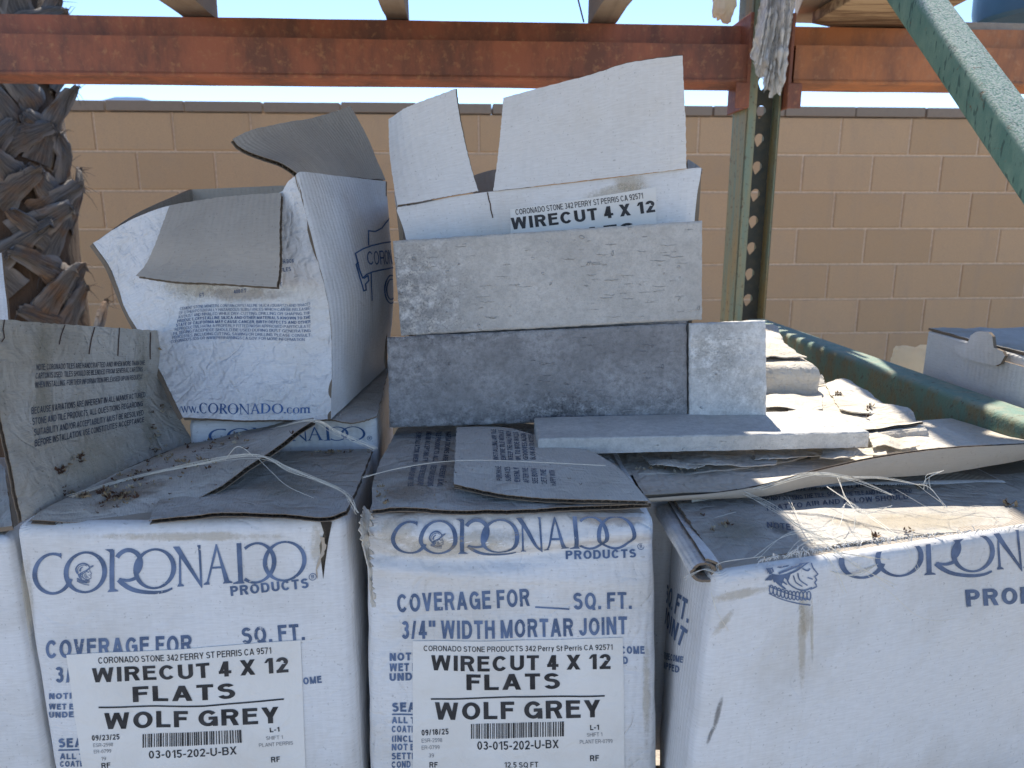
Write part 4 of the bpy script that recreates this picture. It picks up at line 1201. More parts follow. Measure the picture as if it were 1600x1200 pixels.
# flaps of A
#  standing flap at the left
top = [P(-14, 497, .525), P(60, 503, .57), P(150, 510, .63), P(258, 517, .715)]
bot = [PZ(34, 816, ZT + .002), PZ(118, 772, ZT + .002), PZ(210, 727, ZT + .003), PZ(304, 688, ZT + .006)]
lef = [top[0], P(-4, 600, .512), P(10, 700, .50), bot[0]]
rig = [top[-1], P(266, 590, .70), P(279, 645, .68), bot[-1]]
fl1 = Surf(coons(top, bot, lef, rig), .0022, 16, 5)
mb = MB(); sheet(mb, fl1, 50, 44, .0035, (0, 1, 2), flute='tl', rough=.0008)
o = mb.build('flap', [WEATH, WHITE, EDGE], A); tag(o, 'upright weathered flap with two printed paragraphs')
ik = Ink(fl1)
L1 = [('NOTE: CORONADO TILES ARE HANDCRAFTED AND WHEN MORE THAN ONE', (54, 579), (227, 570), 9.5, 7), ('CARTON IS USED, TILES SHOULD BE BLENDED FROM SEVERAL CARTONS', (53, 592.5), (224, 580), 9.5, 7),
      ('WHEN INSTALLING. FURTHER INFORMATION RELEASED UPON REQUEST', (53, 606.5), (224, 592), 9.5, 7), ('BECAUSE VARIATIONS ARE INHERENT IN ALL MANUFACTURED', (49, 647.5), (228, 620), 11, 8),
      ('STONE AND TILE PRODUCTS, ALL QUESTIONS REGARDING', (50, 664.5), (224, 634), 11, 8), ('SUITABILITY AND/OR ACCEPTABILITY MUST BE RESOLVED', (52, 681.5), (225, 648), 11, 8), ('BEFORE INSTALLATION. USE CONSTITUTES ACCEPTANCE', (53, 698.5), (226, 659), 11, 8)]
for t_, a, b, c1, c2 in L1: ik.text(t_, a, b, c1, .012, capr=c2, up=(0, -1))
ik.build('printed_text', INK_D, o)
mb = MB(); SCR = flat('flap_crack', (.07, .04, .03), .3, .9)      # dark splits running down from the top edge
ik = Ink(fl1, .0005)
for pts in ([(5, 500), (3, 515), (5, 528), (1, 534)], [(100, 508), (94, 525), (91, 538)], [(145, 512), (141, 530), (139, 553)], [(183, 513), (182, 535), (182, 556)], [(234, 520), (234, 540), (235, 561)]):
    ik.line(pts, 1.7)
ik.build('crack', SCR, o)
#  folded dusty flap lying towards the front
fr = [P(46, 812, .487), P(120, 816, .493), P(200, 812, .502), P(262, 796, .512), P(340, 765, .528), P(395, 722, .548), P(440, 690, .562), P(487, 656, .585)]
bk = [P(60, 800, .495), P(150, 758, .545), P(240, 716, .61), P(300, 692, .65), P(380, 672, .662), P(440, 660, .655), P(490, 652, .60)]
fl2 = Surf(coons(bk, fr, sag=lambda s, t: Vector((0, 0, .010 * math.sin(math.pi * s) * math.sin(math.pi * t) * (.4 + .6 * math.sin(4 * s))))), .0018, 22, 6, toward=Vector((0, -.3, 1)))
mb = MB(); sheet(mb, fl2, 60, 30, .004, (0, 1, 2), flute='b', rough=.0012)
o = mb.build('flap', [WEATH_T, KRAFT, EDGE], A); FLAP_A2 = fl2
#  flap lying flat on the right
z = ZT + .004
fr = [P(232, 814, .486), P(300, 806, .488), P(370, 800, .490), P(440, 803, .489), P(505, 809, .487), P(542, 798, .496)]
bk = [PZ(270, 712, z), PZ(380, 706, z), PZ(480, 704, z), PZ(584, 700, z)]
fl3 = Surf(coons(bk, fr, [bk[0], PZ(255, 760, z), fr[0]], [bk[-1], PZ(566, 745, z), PZ(548, 785, z), fr[-1]]), .0013, 24, 7, toward=Vector((0, -.3, 1)))
mb = MB(); sheet(mb, fl3, 50, 34, .0035, (0, 1, 2), flute='b', rough=.001)
mb.build('flap', [WEATH_T, KRAFT, EDGE], A); FLAP_A3 = fl3

# ---- neighbour at far left (only its edge shows) ---------------------------
h = [PZ(-330, 838, ZT - .012), PZ(14, 842, ZT - .012), PZ(178, 712, ZT - .012), PZ(-100, 712, ZT - .012)]
H = thing('cardboard_box', 'grubby carton cut off by the left edge beside the 09/23/25 carton', 'carton', Vector((h[0].x + .1, .58, CAMZ + ZB)), 'branded stone cartons')
hs = box_sides(h, [vdown(p, ZB) for p in h], (.003, .004, 0, 0), .001, 20, 3)
box_body('box_body', H, hs, [WHITE, KRAFT], r=.008, nx=40, nz=30, lid=1)
sf = Surf(coons([P(-140, 640, .70), P(-40, 690, .66), P(8, 730, .60)], [P(-160, 838, .49), P(-60, 832, .49), P(20, 822, .492)]), .002, 20, 8)
mb = MB(); sheet(mb, sf, 20, 20, .0035, (0, 1, 2), rough=.001); mb.build('flap', [WEATH, KRAFT, EDGE], H)
# pale board standing at the very left edge
bp = thing('cardboard_sheet', 'pale sunlit carton panel edge standing at the left side before the palm trunk', 'cardboard', PZ(-80, 520, -.16))
sf = Surf(bil(P(-150, 380, .95), P(2, 395, .95), P(14, 502, .90), P(-150, 520, .90)), .001, 20, 4)
mb = MB(); sheet(mb, sf, 20, 20, .004, (0, 1, 2)); mb.build('panel_board', [WHITE, KRAFT, EDGE], bp)

# ---- B: front centre carton -----------------------------------------------
b_top = [PZ(570, 806, ZT - .001), PZ(1023, 806, ZT - .001), PZ(945, 664, ZT - .001), PZ(619, 664, ZT - .001)]
b_bot = [P(579, 1290, b_top[0].y), P(1029, 1290, b_top[1].y), vdown(b_top[2], ZB), vdown(b_top[3], ZB)]
b_bot[0].z = b_bot[1].z = CAMZ + ZB
B = thing('cardboard_box', 'white carton at lower middle with torn crumpled top edge, sticker dated 09/18/25', 'carton', Vector((0, .6, CAMZ + ZB)), 'branded stone cartons')
b_s = box_sides(b_top, b_bot, (.003, .003, 0, .004), .0013, 22, 2)
base_fn = b_s[0].fn
def crease(s, t, f=base_fn):         # crushed band under the top edge
    p = f(s, t); tt = min(max(t, 0), 1)
    return p + Vector((0, 1, 0)) * (.0052 * math.exp(-((tt - .115 - .025 * math.sin(5 * s)) / .022) ** 2) - .0048 * math.exp(-((tt - .06 + .015 * math.sin(7 * s + 1)) / .025) ** 2) - .0042 * math.exp(-((tt - .175 - .06 * (s - .5)) / .03) ** 2) * (1 - .6 * s))
b_s[0].fn = crease
box_body('box_body', B, b_s, [WHITE_CR, KRAFT], r=.010, nx=100, nz=120, rt=.008, lid=1)
fb = b_s[0]
ik = Ink(fb)
put_logo(ik, [(612, 864), (992, 856), (992, 806), (612, 814)])
ik.text('PRODUCTS', (884, 874), (994, 871), 13.5, .035)
ik.build('printed_logo', INK, B)
ik = Ink(fb)
ik.text('®', (997, 860), (1008, 858), 10.5, .01)
ik.text('COVERAGE FOR', (621, 957), (828, 947), 28, .03); ik.line([(837, 949), (889, 951.5)], 2.4)
ik.text('SQ. FT.', (896, 952), (987, 951), 26, .03)
ik.text('3/4" WIDTH MORTAR JOINT', (628, 998), (980, 991), 28, .03)
for t_, y, x1 in (('NOTICE', 1032, 672), ('WET EXPOSED', 1048, 712), ('UNDER', 1063, 668)): ik.text(t_, (609, y), (x1, y - 1), 12, .045)
ik.text('SEALERS', (613, 1113), (700, 1111), 15, .045); ik.line([(613, 1117), (698, 1116)], 2.2)
for t_, y in (('ALL TILES', 1131), ('COATED', 1145), ('(INCLUDE', 1160), ('NOT BE', 1173), ('SETTING', 1187), ('COND', 1200)): ik.text(t_, (612, y), (612 + 7.4 * len(t_), y - .5), 10, .035)
ik.text('BECOME', (952, 1022), (1007, 1020.5), 11.5, .045); ik.text('TRAPPED', (914, 1037.5), (981, 1036.5), 11, .045)
ik.build('printed_text', INK, B)
lq, lo = label_on(fb, [(645, 1001), (973, 996), (976, 1211), (645, 1211)], B)
tag(lo, 'white shipping sticker with black print and faint creases')
ik = Ink(lq, .0003)
ik.text('CORONADO STONE PRODUCTS 342 Perry St Perris CA 92571', (662, 1017), (957, 1015), 8.5, .006)
ik.text('WIRECUT 4 X 12', (674, 1047), (954, 1045), 23.5, .03)
ik.text('FLATS', (729, 1078), (875, 1076), 24.5, .03)
ik.line([(674, 1092), (800, 1088.5), (944, 1087)], 2.4)
ik.text('WOLF GREY', (680, 1124), (938, 1120), 27, .03)
barcode(ik, [(736, 1154), (882, 1150), (882, 1127), (736, 1131)], 5)
ik.text('03-015-202-U-BX', (746, 1171), (873, 1168.5), 13, .01)
ik.text('09/18/25', (659, 1149), (701, 1147), 9, .02)
ik.text('L-1', (922, 1140.5), (936, 1140), 8, .03); ik.text('RF', (922, 1189), (936, 1188.5), 9, .02); ik.text('RF', (671, 1199), (684, 1199), 8.5, .02)
ik.text('12.5 SQ FT', (788, 1199), (841, 1198.5), 8.5, .01)
ik.build('label_text', INK_K, lo)
ik = Ink(lq, .0003)
ik.text('ESR-2598', (659, 1160), (691, 1159), 6, 0); ik.text('ER-0799', (659, 1171), (687, 1170), 6, 0); ik.text('39', (670, 1183), (678, 1183), 6, 0)
ik.text('SHIFT 1', (917, 1151), (941, 1150), 6, 0); ik.text('PLANT ER-0799', (906, 1162), (957, 1160.5), 6, 0)
ik.build('label_fine_print', INK_G, lo)
z = ZT + .006
# base flap
fr = [P(580, 798, .494), P(640, 793, .494), P(720, 797, .491), P(820, 797, .492), P(920, 790, .495), P(1018, 786, .495)]
bk = [PZ(622, 668, z), PZ(720, 660, z), PZ(830, 662, z), PZ(942, 700, z)]
flb = Surf(coons(bk, fr, [bk[0], PZ(585, 740, z + .002), fr[0]], [bk[-1], PZ(975, 738, z), fr[-1]]), .0016, 22, 9, toward=Vector((0, -.3, 1)))
mb = MB(); sheet(mb, flb, 60, 40, .0035, (0, 1, 2), flute='b', rough=.001)
o = mb.build('flap', [WEATH_T, KRAFT, EDGE], B); FLAP_B = flb
ik = Ink(flb)
for i, (t1, t2) in enumerate((('THE INSTALLATION, WHEN', 'ALWAYS OF ANY TILE'), ('AND/OR ACCEPTABILITY', 'MUST BE RESOLVED BY'), ('TILE PRODUCTS, ALL', 'QUESTIONS REGARDING'), ('VARIATIONS ARE', 'INHERENT IN ALL'))):
    x = 652 + i * 15.5
    ik.text(t1, (x - 1, 674), (x - 7, 722), 8, .02, up=(1, .05)); ik.text(t2, (x - 9, 728), (x - 15, 762), 9, .02, up=(1, .05))
ik.build('printed_text', INK_W, o)
# small loose flap on top
zt = ZT + .020
tp = [PZ(713, 667, zt), PZ(780, 667, zt), PZ(838, 680, zt), PZ(932, 708, zt)]
bt = [P(708, 757, .518), P(790, 774, .503), P(880, 780, .497), P(950, 781, .493), P(1014, 783, .489)]
fls = Surf(coons(tp, bt, sag=lambda s, t: Vector((0, 0, .004 * math.sin(math.pi * t)))), .0008, 20, 12, toward=Vector((0, -.3, 1)))
mb = MB(); sheet(mb, fls, 40, 30, .0035, (0, 1, 2), flute='bl', rough=.0008)
o = mb.build('flap', [WEATH_P, KRAFT, EDGE], B); FLAP_S = fls
ik = Ink(fls)
for i, t1 in enumerate(('INSTALLING ANY TILE', 'ENTIRE TILE WITH A S', 'KEEP THE HALF INCH', 'IN, TO WIDE WALLS', 'GROOVES ALIGN', 'BLOW AIR TO ACCESS')):
    x = 779 + i * 11.6
    ik.text(t1, (x, 719), (x - 4, 672 + i * 1.5), 8, .02, up=(-1, -.05))
for i, t1 in enumerate(('PURCHASE', 'SURFACES', 'EVENLY', 'AFTER THE', 'SEE BOTH', 'GET THE', 'HAPPY WITH')):
    x = 785 + i * 14
    ik.text(t1, (x, 752 + i * 1.2), (x - 2, 729 + i), 9, .02, up=(-1, -.05))
ik.build('printed_text', INK_W, o)
# left corner bulge with torn paper
sf = Surf(coons([PZ(570, 790, ZT), PZ(579, 800, ZT)], [P(580, 950, .487), P(584, 950, .486)], [PZ(566, 792, ZT), P(559, 830, .492), P(572, 880, .489), P(579, 950, .487)], [P(588, 802, .4845), P(583, 830, .482), P(584, 880, .4835), P(585, 950, .485)]), .0022, 60, 15)
mb = MB(); sheet(mb, sf, 14, 40, .001, (0, 0, 0), rough=.001); mb.build('torn_edge', PAPER, B)

# ---- C: front right carton --------------------------------------------------
ZC = -.225
c_fl, c_fr = PZ(1116, 900, ZC), PZ(1760, 800, ZC)
c_bl = PZ(1050, 776, ZC); c_br = c_fr + (c_bl - c_fl) + Vector((.01, .02, 0))
c_top = [c_fl, c_fr, c_br, c_bl]
c_bot = [vdown(p, ZB) for p in c_top]
c_bot[0] = P(1062, 1230, c_fl.y + .012); c_bot[0].z = CAMZ + ZB
Cb = thing('cardboard_box', 'long-sided white carton at lower right with a blue helmeted head printed on it', 'carton', Vector((.25, .55, CAMZ + ZB)), 'branded stone cartons')
c_s = box_sides(c_top, c_bot, (.006, .003, 0, .004), .0012, 18, 4)
box_body('box_body', Cb, c_s, [WHITE, KRAFT], r=.012, nx=100, nz=70, rt=.007, lid=1)
fc = c_s[0]
ik = Ink(fc)
put_logo(ik, [(1309, 906), (1744, 879), (1744, 818), (1309, 845)], g=LOGO_NH)
ik.text('PRODUCTS', (1508, 947), (1716, 936), 26, .035)
g = G2(); head(g, 0, 0, 1, .021)
for pl in ([(-.36, -.02), (-.22, -.03), (-.05, .04), (-.10, -.12), (-.16, -.06), (-.2, -.18), (-.26, -.1), (-.32, -.14)], [(-.42, .03), (-.43, .2), (-.34, .36), (-.2, .44), (-.3, .3), (-.33, .14)], [(.0, .1), (.2, .22), (.44, .37), (.3, .34), (.16, .28)], [(-.2, .12), (-.16, .24), (-.02, .3), (.1, .28), (0, .2), (-.06, .24), (-.1, .14)], [(-.38, -.0), (-.3, -.03), (-.36, -.1), (-.46, -.1)]): g.poly(pl)
ik.put(g.v, g.f, [(1196, 948), (1288, 946), (1288, 850), (1196, 852)], (-.45, -.57, .47, .52))
ik.build('printed_logo', INK, Cb)
ik = Ink(c_s[3])
text_quad(ik, 'SQ. FT.', .03, [(1040, 940), (1074, 974), (1080, 940), (1042, 912)])
text_quad(ik, 'R JOINT', .03, [(1030, 962), (1066, 1012), (1074, 985), (1030, 936)])
text_quad(ik, 'ABLE TO BECOME', .035, [(1022, 1002), (1068, 1036), (1069, 1026), (1022, 990)])
text_quad(ik, 'IS TRAPPED', .035, [(1022, 1016), (1062, 1052), (1063, 1041), (1022, 1005)])
ik.build('printed_text', INK, Cb)
# rolled tube flap along the left top edge
def roll(pa, pb, r0, r1, mats, root, nm='rolled_flap', turns=1.35, th=.0022, squash=.75, seed=0):
    mb = MB(); d = (pb - pa).normalized(); n, m_ = 24, 44; up = Vector((0, 0, 1)); side = d.cross(up).normalized()
    O, I = [], []
    for i in range(n + 1):
        f = i / n; c = pa.lerp(pb, f); ro, ri = [], []
        for j in range(m_ + 1):
            g_ = j / m_; a = math.pi * (.5 - turns * 2 * g_); rr = (r0 + (r1 - r0) * f) * (1 - .42 * g_)
            nz = 1 + .10 * mnoise.noise(Vector((f * 4 + seed, math.cos(a) * 1.2, math.sin(a) * 1.2)))
            v = side * math.cos(a) * rr * nz + up * math.sin(a) * rr * squash * nz
            e = .0012 * mnoise.noise(Vector((j * .9, seed, 0))) if i in (0, n) else 0
            ro.append(c + v + d * e); ri.append(c + v * (1 - th / rr) + d * e)
        O.append(ro); I.append(ri)
    uv = [[(j / m_ * .12, i / n * .12) for j in range(m_ + 1)] for i in range(n + 1)]
    mb.grid(O, uv, 0, flip=True); mb.grid(I, uv, 1)
    for row in (0, n): mb.grid([O[row], I[row]], None, 2, flip=row == 0)
    return mb.build(nm, mats, root)
roll(P(1101, 893, .445), P(1043, 800, .575), .0122, .0130, [WHITE_CR, KRAFT, EDGE], Cb)
# top flaps of C
z = ZC + .003
bk = [PZ(1050, 779, z), PZ(1200, 768, z), PZ(1400, 752, z), PZ(1640, 735, z)]
fr = [P(1122, 884, .453), P(1190, 872, .462), P(1300, 852, .4765), P(1450, 836, .498), P(1600, 822, .5185), P(1720, 806, .535)]
flc = Surf(coons(bk, fr, [bk[0], PZ(1082, 824, z), fr[0]], None), .0012, 24, 16, toward=Vector((0, -.3, 1)))
mb = MB(); sheet(mb, flc, 70, 40, .003, (0, 1, 2), rough=.0014)
o = mb.build('flap', [WEATH_T, KRAFT, EDGE], Cb); FLAP_C = flc
ik = Ink(flc)
for t_, a, b, c_ in (('BOTH SIDES. USE THE TILE AND FILL ALL THE JOINTS WITH', (1190, 771), (1420, 757), 6), ('DO NOT SETTING THE TILE, SPACE THE TILE AND FLOOR SHOULD', (1192, 785), (1425, 769), 7), ('THAT TO AIR AND ALLOW SHOULD', (1196, 800), (1420, 779), 8), ('NOTE:', (1199, 826), (1240, 830), 9)):
    ik.text(t_, a, b, c_, .02, up=(-.15, -1))
ik.build('printed_text', INK_W, o)
# frayed paper along the front edge
def fray(name, sf_pts, n, L, root, seed, mat):
    mb = MB(); rnd = random.Random(seed)
    for i in range(n):
        f = rnd.random(); p = cr(sf_pts, f); l = L * rnd.uniform(.3, 1)
        d = Vector((rnd.uniform(-1, 1), rnd.uniform(-.9, .1), rnd.uniform(-.9, .5))).normalized() * l
        mid = p + d * .5 + Vector((0, 0, l * .25)); a = Vector((rnd.uniform(-1, 1), rnd.uniform(-.5, .5), rnd.uniform(-.5, .5))).normalized() * rnd.uniform(.0002, .0006)
        q = [mb.vert(p - a), mb.vert(p + a), mb.vert(mid + a * .8), mb.vert(mid - a * .8), mb.vert(p + d)]
        mb.face((q[0], q[1], q[2], q[3])); mb.face((q[3], q[2], q[4]))
    return mb.build(name, mat, root, smooth=False)
FIB = flat('paper_fibre', (.72, .70, .66), .15, .8)
fray('frayed_edge', [fc.pos(*fc.st(x, y), .0015) for x, y in ((1190, 876), (1260, 862), (1350, 848), (1450, 838), (1600, 824))], 420, .006, Cb, 3, FIB)

# ---- D: crumpled cartons behind C -------------------------------------------
zD = -.215
D = thing('cardboard_box', 'sunlit carton behind the flat tile with crumpled paper flaps and one curled edge', 'carton', Vector((.28, .72, CAMZ + ZB)), 'branded stone cartons')
d_top = [Vector((.094, .585, CAMZ + zD - .006)), Vector((.43, .60, CAMZ + zD - .006)), Vector((.415, .875, CAMZ + zD - .006)), Vector((.093, .86, CAMZ + zD - .006))]
box_body('box_body', D, box_sides(d_top, [vdown(p, ZB) for p in d_top], (.003, .003, 0, 0), .001, 20, 6), [WHITE, KRAFT], nx=30, nz=20, lid=1)
# big flap with curled-up fluted front edge
lip = [P(1008, 779, 0.535), P(1060, 775, 0.535), P(1120, 770, 0.54), P(1200, 757, 0.546), P(1290, 733, 0.559), P(1380, 714, 0.571), P(1480, 701, 0.581), P(1620, 693, 0.592)]
low = [P(1008, 784, 0.538), P(1060, 782, 0.538), P(1120, 780, 0.543), P(1200, 774, 0.549), P(1290, 757, 0.562), P(1380, 746, 0.574), P(1480, 739, 0.584), P(1620, 714, 0.595)]
md = [PZ(985, 745, -.218), PZ(1060, 742, -.218), PZ(1150, 738, -.218), PZ(1240, 725, -.218), PZ(1330, 712, -.218), PZ(1420, 702, -.218), PZ(1500, 694, -.219), PZ(1620, 690, -.21)]
bkk = [PZ(940, 700, -.219), PZ(1020, 690, -.219), PZ(1120, 685, -.219), PZ(1220, 680, -.219), PZ(1310, 674, -.219), PZ(1380, 668, -.219), PZ(1440, 664, -.219), PZ(1500, 660, -.219)]
Ls, Ms, Bs, Ws = reparam(lip), reparam(low), reparam(bkk), reparam(md)
def dflap(s, t):
    y = min(max(s, 0), 1) * 40; i = min(int(y), 39); f = y - i
    a, b, c_, d_ = (L_[i].lerp(L_[i + 1], f) for L_ in (Ls, Ms, Ws, Bs))
    t = min(max(t, 0), 1)
    if t < .3: u = t / .3; return a.lerp(b, u) + Vector((0, -.0015 * math.sin(math.pi * u), 0))
    if t < .6: u = (t - .3) / .3; m_ = (b + c_) / 2 + Vector((0, -.002, -.004)); return b * (1 - u) ** 2 + m_ * 2 * u * (1 - u) + c_ * u * u
    return c_.lerp(d_, (t - .6) / .4)
sfd = Surf(dflap, .0006, 30, 18, toward=Vector((0, -1, .1)))
sfd.sg = 1; sfd.sg = 1 if sfd._n(.5, .12).dot(Vector((0, -1, -.2))) > 0 else -1
mb = MB(); sheet(mb, sfd, 90, 40, .0055, (0, 1, 2), flute='t', rough=.0006)
mb.build('flap', [KRAFT_T, PAPER, EDGE], D)
def paper(pts_t, pts_b, root, seed, amp=.004, freq=35, mats=None, th=.0014, nu=50, nv=24, name='flap', sag=None, flute='', left=None, right=None):
    sf_ = Surf(coons(pts_t, pts_b, left, right, sag=sag), amp, freq, seed, toward=Vector((0, -.4, 1)))
    mb_ = MB(); sheet(mb_, sf_, nu, nv, th, (0, 1, 2), rough=.002, flute=flute)
    return mb_.build(name, mats or [PAPER, WHITE, PAPER], root), sf_
zz = zD + .004
_, PAP1 = paper([PZ(990, 690, zz), PZ(1150, 683, zz), PZ(1280, 670, zz), PZ(1372, 660, zz + .004), PZ(1450, 672, zz)], [PZ(960, 742, zz - .002), PZ(1100, 738, zz - .001), PZ(1220, 722, zz), PZ(1330, 700, zz + .001), PZ(1470, 690, zz + .006)], D, 21, .0018)
_, PAP2 = paper([PZ(1185, 596, zz + .006), PZ(1270, 600, zz + .008), PZ(1310, 597, zz + .014), PZ(1345, 612, zz + .008)], [PZ(1180, 672, zz + .004), PZ(1280, 676, zz + .004), PZ(1360, 684, zz + .004), PZ(1440, 690, zz + .006)], D, 22, .0022, right=[PZ(1345, 612, zz + .008), PZ(1385, 634, zz + .012), PZ(1425, 640, zz + .016), PZ(1440, 690, zz + .006)])
paper([PZ(1288, 600, zz + .014), PZ(1318, 590, zz + .018), PZ(1350, 606, zz + .012)], [PZ(1310, 640, zz + .012), PZ(1350, 646, zz + .014), PZ(1392, 640, zz + .012)], D, 23, .0025, nu=24)
paper([PZ(1360, 690, zz + .008), PZ(1420, 680, zz + .012), PZ(1470, 664, zz + .012)], [PZ(1365, 712, zz + .006), PZ(1440, 704, zz + .008), PZ(1535, 696, zz + .010)], D, 24, .0025, nu=24)
roll(PZ(1440, 678, zz + .010), PZ(1330, 690, zz + .006), .0125, .010, [PAPER, KRAFT, EDGE], D, squash=.95, seed=4)
rnd = random.Random(77)              # thin torn layers lying on top
for (x, y, w_, h_, dz) in ((1285, 652, 60, 14, .010), (1240, 628, 46, 12, .010), (1330, 668, 40, 10, .013), (1250, 706, 70, 9, .006), (1330, 704, 50, 8, .010), (1395, 690, 40, 9, .014), (1130, 716, 80, 10, .004), (1060, 722, 50, 8, .004)):
    jj = lambda a: rnd.uniform(-a, a)
    paper([PZ(x - w_ + jj(9), y - h_ + jj(4), zz + dz), PZ(x - w_ * .3, y - h_ + jj(5), zz + dz + .002), PZ(x + w_ * .4, y - h_ + jj(5), zz + dz), PZ(x + w_ + jj(9), y - h_ + jj(4), zz + dz)],
          [PZ(x - w_ + jj(9), y + h_ + jj(3), zz + dz), PZ(x - w_ * .3, y + h_ + jj(5), zz + dz + .003), PZ(x + w_ * .4, y + h_ + jj(5), zz + dz), PZ(x + w_ + jj(9), y + h_ + jj(3), zz + dz + .003)], D, int(x), .002, th=.0007, nu=30, nv=10, name='torn_layer')
# box further back
E2 = thing('cardboard_box', 'sunlit carton with a softened paper-covered top, farthest back beside the green brace', 'carton', Vector((.28, 1.0, CAMZ + ZB)), 'branded stone cartons')
zE = -.168
e_top = [Vector((.14, .885, CAMZ + zE)), PZ(1287, 572, zE), PZ(1206, 516, zE), Vector((.12, 1.22, CAMZ + zE))]
box_body('box_body', E2, box_sides(e_top, [vdown(p, ZB) for p in e_top], (.01, .004, 0, 0), .004, 26, 7), [PAPER, KRAFT], r=.016, rt=.016, nx=40, nz=26)
paper([PZ(1170, 512, zE + .012), PZ(1210, 508, zE + .018), PZ(1226, 540, zE + .004)], [PZ(1170, 560, zE + .004), PZ(1220, 556, zE + .006), PZ(1262, 560, zE + .003)], E2, 26, .003, nu=24)
paper([PZ(1170, 590, zE - .022), PZ(1240, 588, zE - .022), PZ(1286, 584, zE - .02)], [PZ(1160, 612, zE - .03), PZ(1220, 606, zE - .03), PZ(1290, 600, zE - .03)], E2, 27, .003, nu=30, nv=10)

# ---- E: second-row carton at left, crushed, carrying the open carton F --------
zE1 = -.180
e = [PZ(296, 658, zE1), PZ(588, 652, zE1), P(610, 566, .95), P(330, 560, .97)]
for p in e: p.z = CAMZ + zE1
E1 = thing('cardboard_box', 'crushed carton beneath the tall open carton, blue lettering squeezed on its shaded front', 'carton', Vector((-.22, .8, CAMZ + ZB)), 'branded stone cartons')
e_s = box_sides(e, [vdown(p, ZB) for p in e], (-.004, .002, 0, 0), .002, 24, 8)
box_body('box_body', E1, e_s, [WHITE, KRAFT], r=.008, nx=60, nz=40, lid=1)
ik = Ink(e_s[0]); put_logo(ik, [(326, 692), (571, 688), (571, 667), (326, 670)]); ik.text('®', (574, 688), (582, 687), 7, .01)
ik.build('printed_logo', INK_B, E1)
z = zE1 + .004
paper([PZ(500, 600, z), PZ(560, 575, z), PZ(612, 560, z)], [PZ(500, 652, z), PZ(548, 660, z), PZ(590, 650, z)], E1, 28, .001, mats=[WEATH_T, KRAFT, EDGE], nu=24)

# ---- F: tall open carton at left ----------------------------------------------
F = thing('cardboard_box', 'tall open white carton at left, flaps splayed, web address printed along its foot', 'carton', PZ(420, 640, zE1 + .004))
fY = .70
zF = zE1 + .006
f_lef = [P(145, 380, .735), P(172, 420, .727), P(198, 485, .715), P(240, 560, .70), PZ(286, 653, zF)]
f_rig = [P(462, 274, .675), P(479, 340, .672), P(500, 420, .668), P(514, 480, .666), P(519, 560, .665), PZ(517, 655, zF)]
f_top = [f_lef[0], P(200, 345, .73), P(265, 321, .722), P(350, 309, .705), P(430, 303, .69), P(448, 283, .682), f_rig[0]]
f_bot = [f_lef[-1], PZ(400, 657, zF), f_rig[-1]]
ff = Surf(coons(f_top, f_bot, f_lef, f_rig, sag=lambda s, t: Vector((0, -.012 * math.sin(math.pi * s) * math.sin(math.pi * t), 0))), .0020, 30, 31)
mb = MB(); sheet(mb, ff, 60, 60, .004, (0, 1, 2), rough=.0004)
mb.build('front_panel', [WHITE_WAVY, KRAFT, EDGE], F)
ik = Ink(ff)
LF = ['CEMENT STONE VENEERS CONTAIN CRYSTALLINE SILICA (QUARTZ) AND TRACES', 'OF OTHER POTENTIALLY HAZARDOUS SUBSTANCES WHICH CAN BE RELEASED', 'AS DUST AND INHALED WHILE DRY-CUTTING, DRILLING OR SHAPING THE', 'PRODUCT. CRYSTALLINE SILICA AND OTHER MATERIALS KNOWN TO THE', 'STATE OF CALIFORNIA MAY CAUSE CANCER, BIRTH DEFECTS AND OTHER', 'REPRODUCTIVE HARM. A PROPERLY FITTED NIOSH APPROVED PARTICULATE', 'FILTERING FACEPIECE SHOULD BE USED DURING DUST GENERATING', 'PROCESSES, INCLUDING CUTTING, SAWING OR DRILLING. PLEASE CONSULT', "CORONADO'S SDS OR WWW.P65WARNINGS.CA.GOV. FOR MORE INFORMATION"]
for i, t_ in enumerate(LF):
    ik.text(t_, (282 - i * 1.9, 485 + i * 6.45), ((485 if i < 8 else 476), 476 + i * 7.1), 4.6, (.018 if i in (3, 4) else .004), up=(0, -1))
for t_, x, y, w_ in (('FT', 312, 465, 8), ('400 FT', 366, 459, 20), ('ET', 432, 449, 9), ('TILES', 438, 425, 17), ('PER BOX', 436, 412, 24)): ik.text(t_, (x, y), (x + w_, y - 2), 6, .01)
ik.build('printed_text', INK_S, F)
ik = Ink(ff); g, wd = serif_word('www.CORONADO.com'); ik.put(g.v, g.f, [(272, 646), (484, 645), (484, 631), (272, 631)], (0, 0, wd - .1, 1))
ik.build('printed_web_address', INK_B, F)
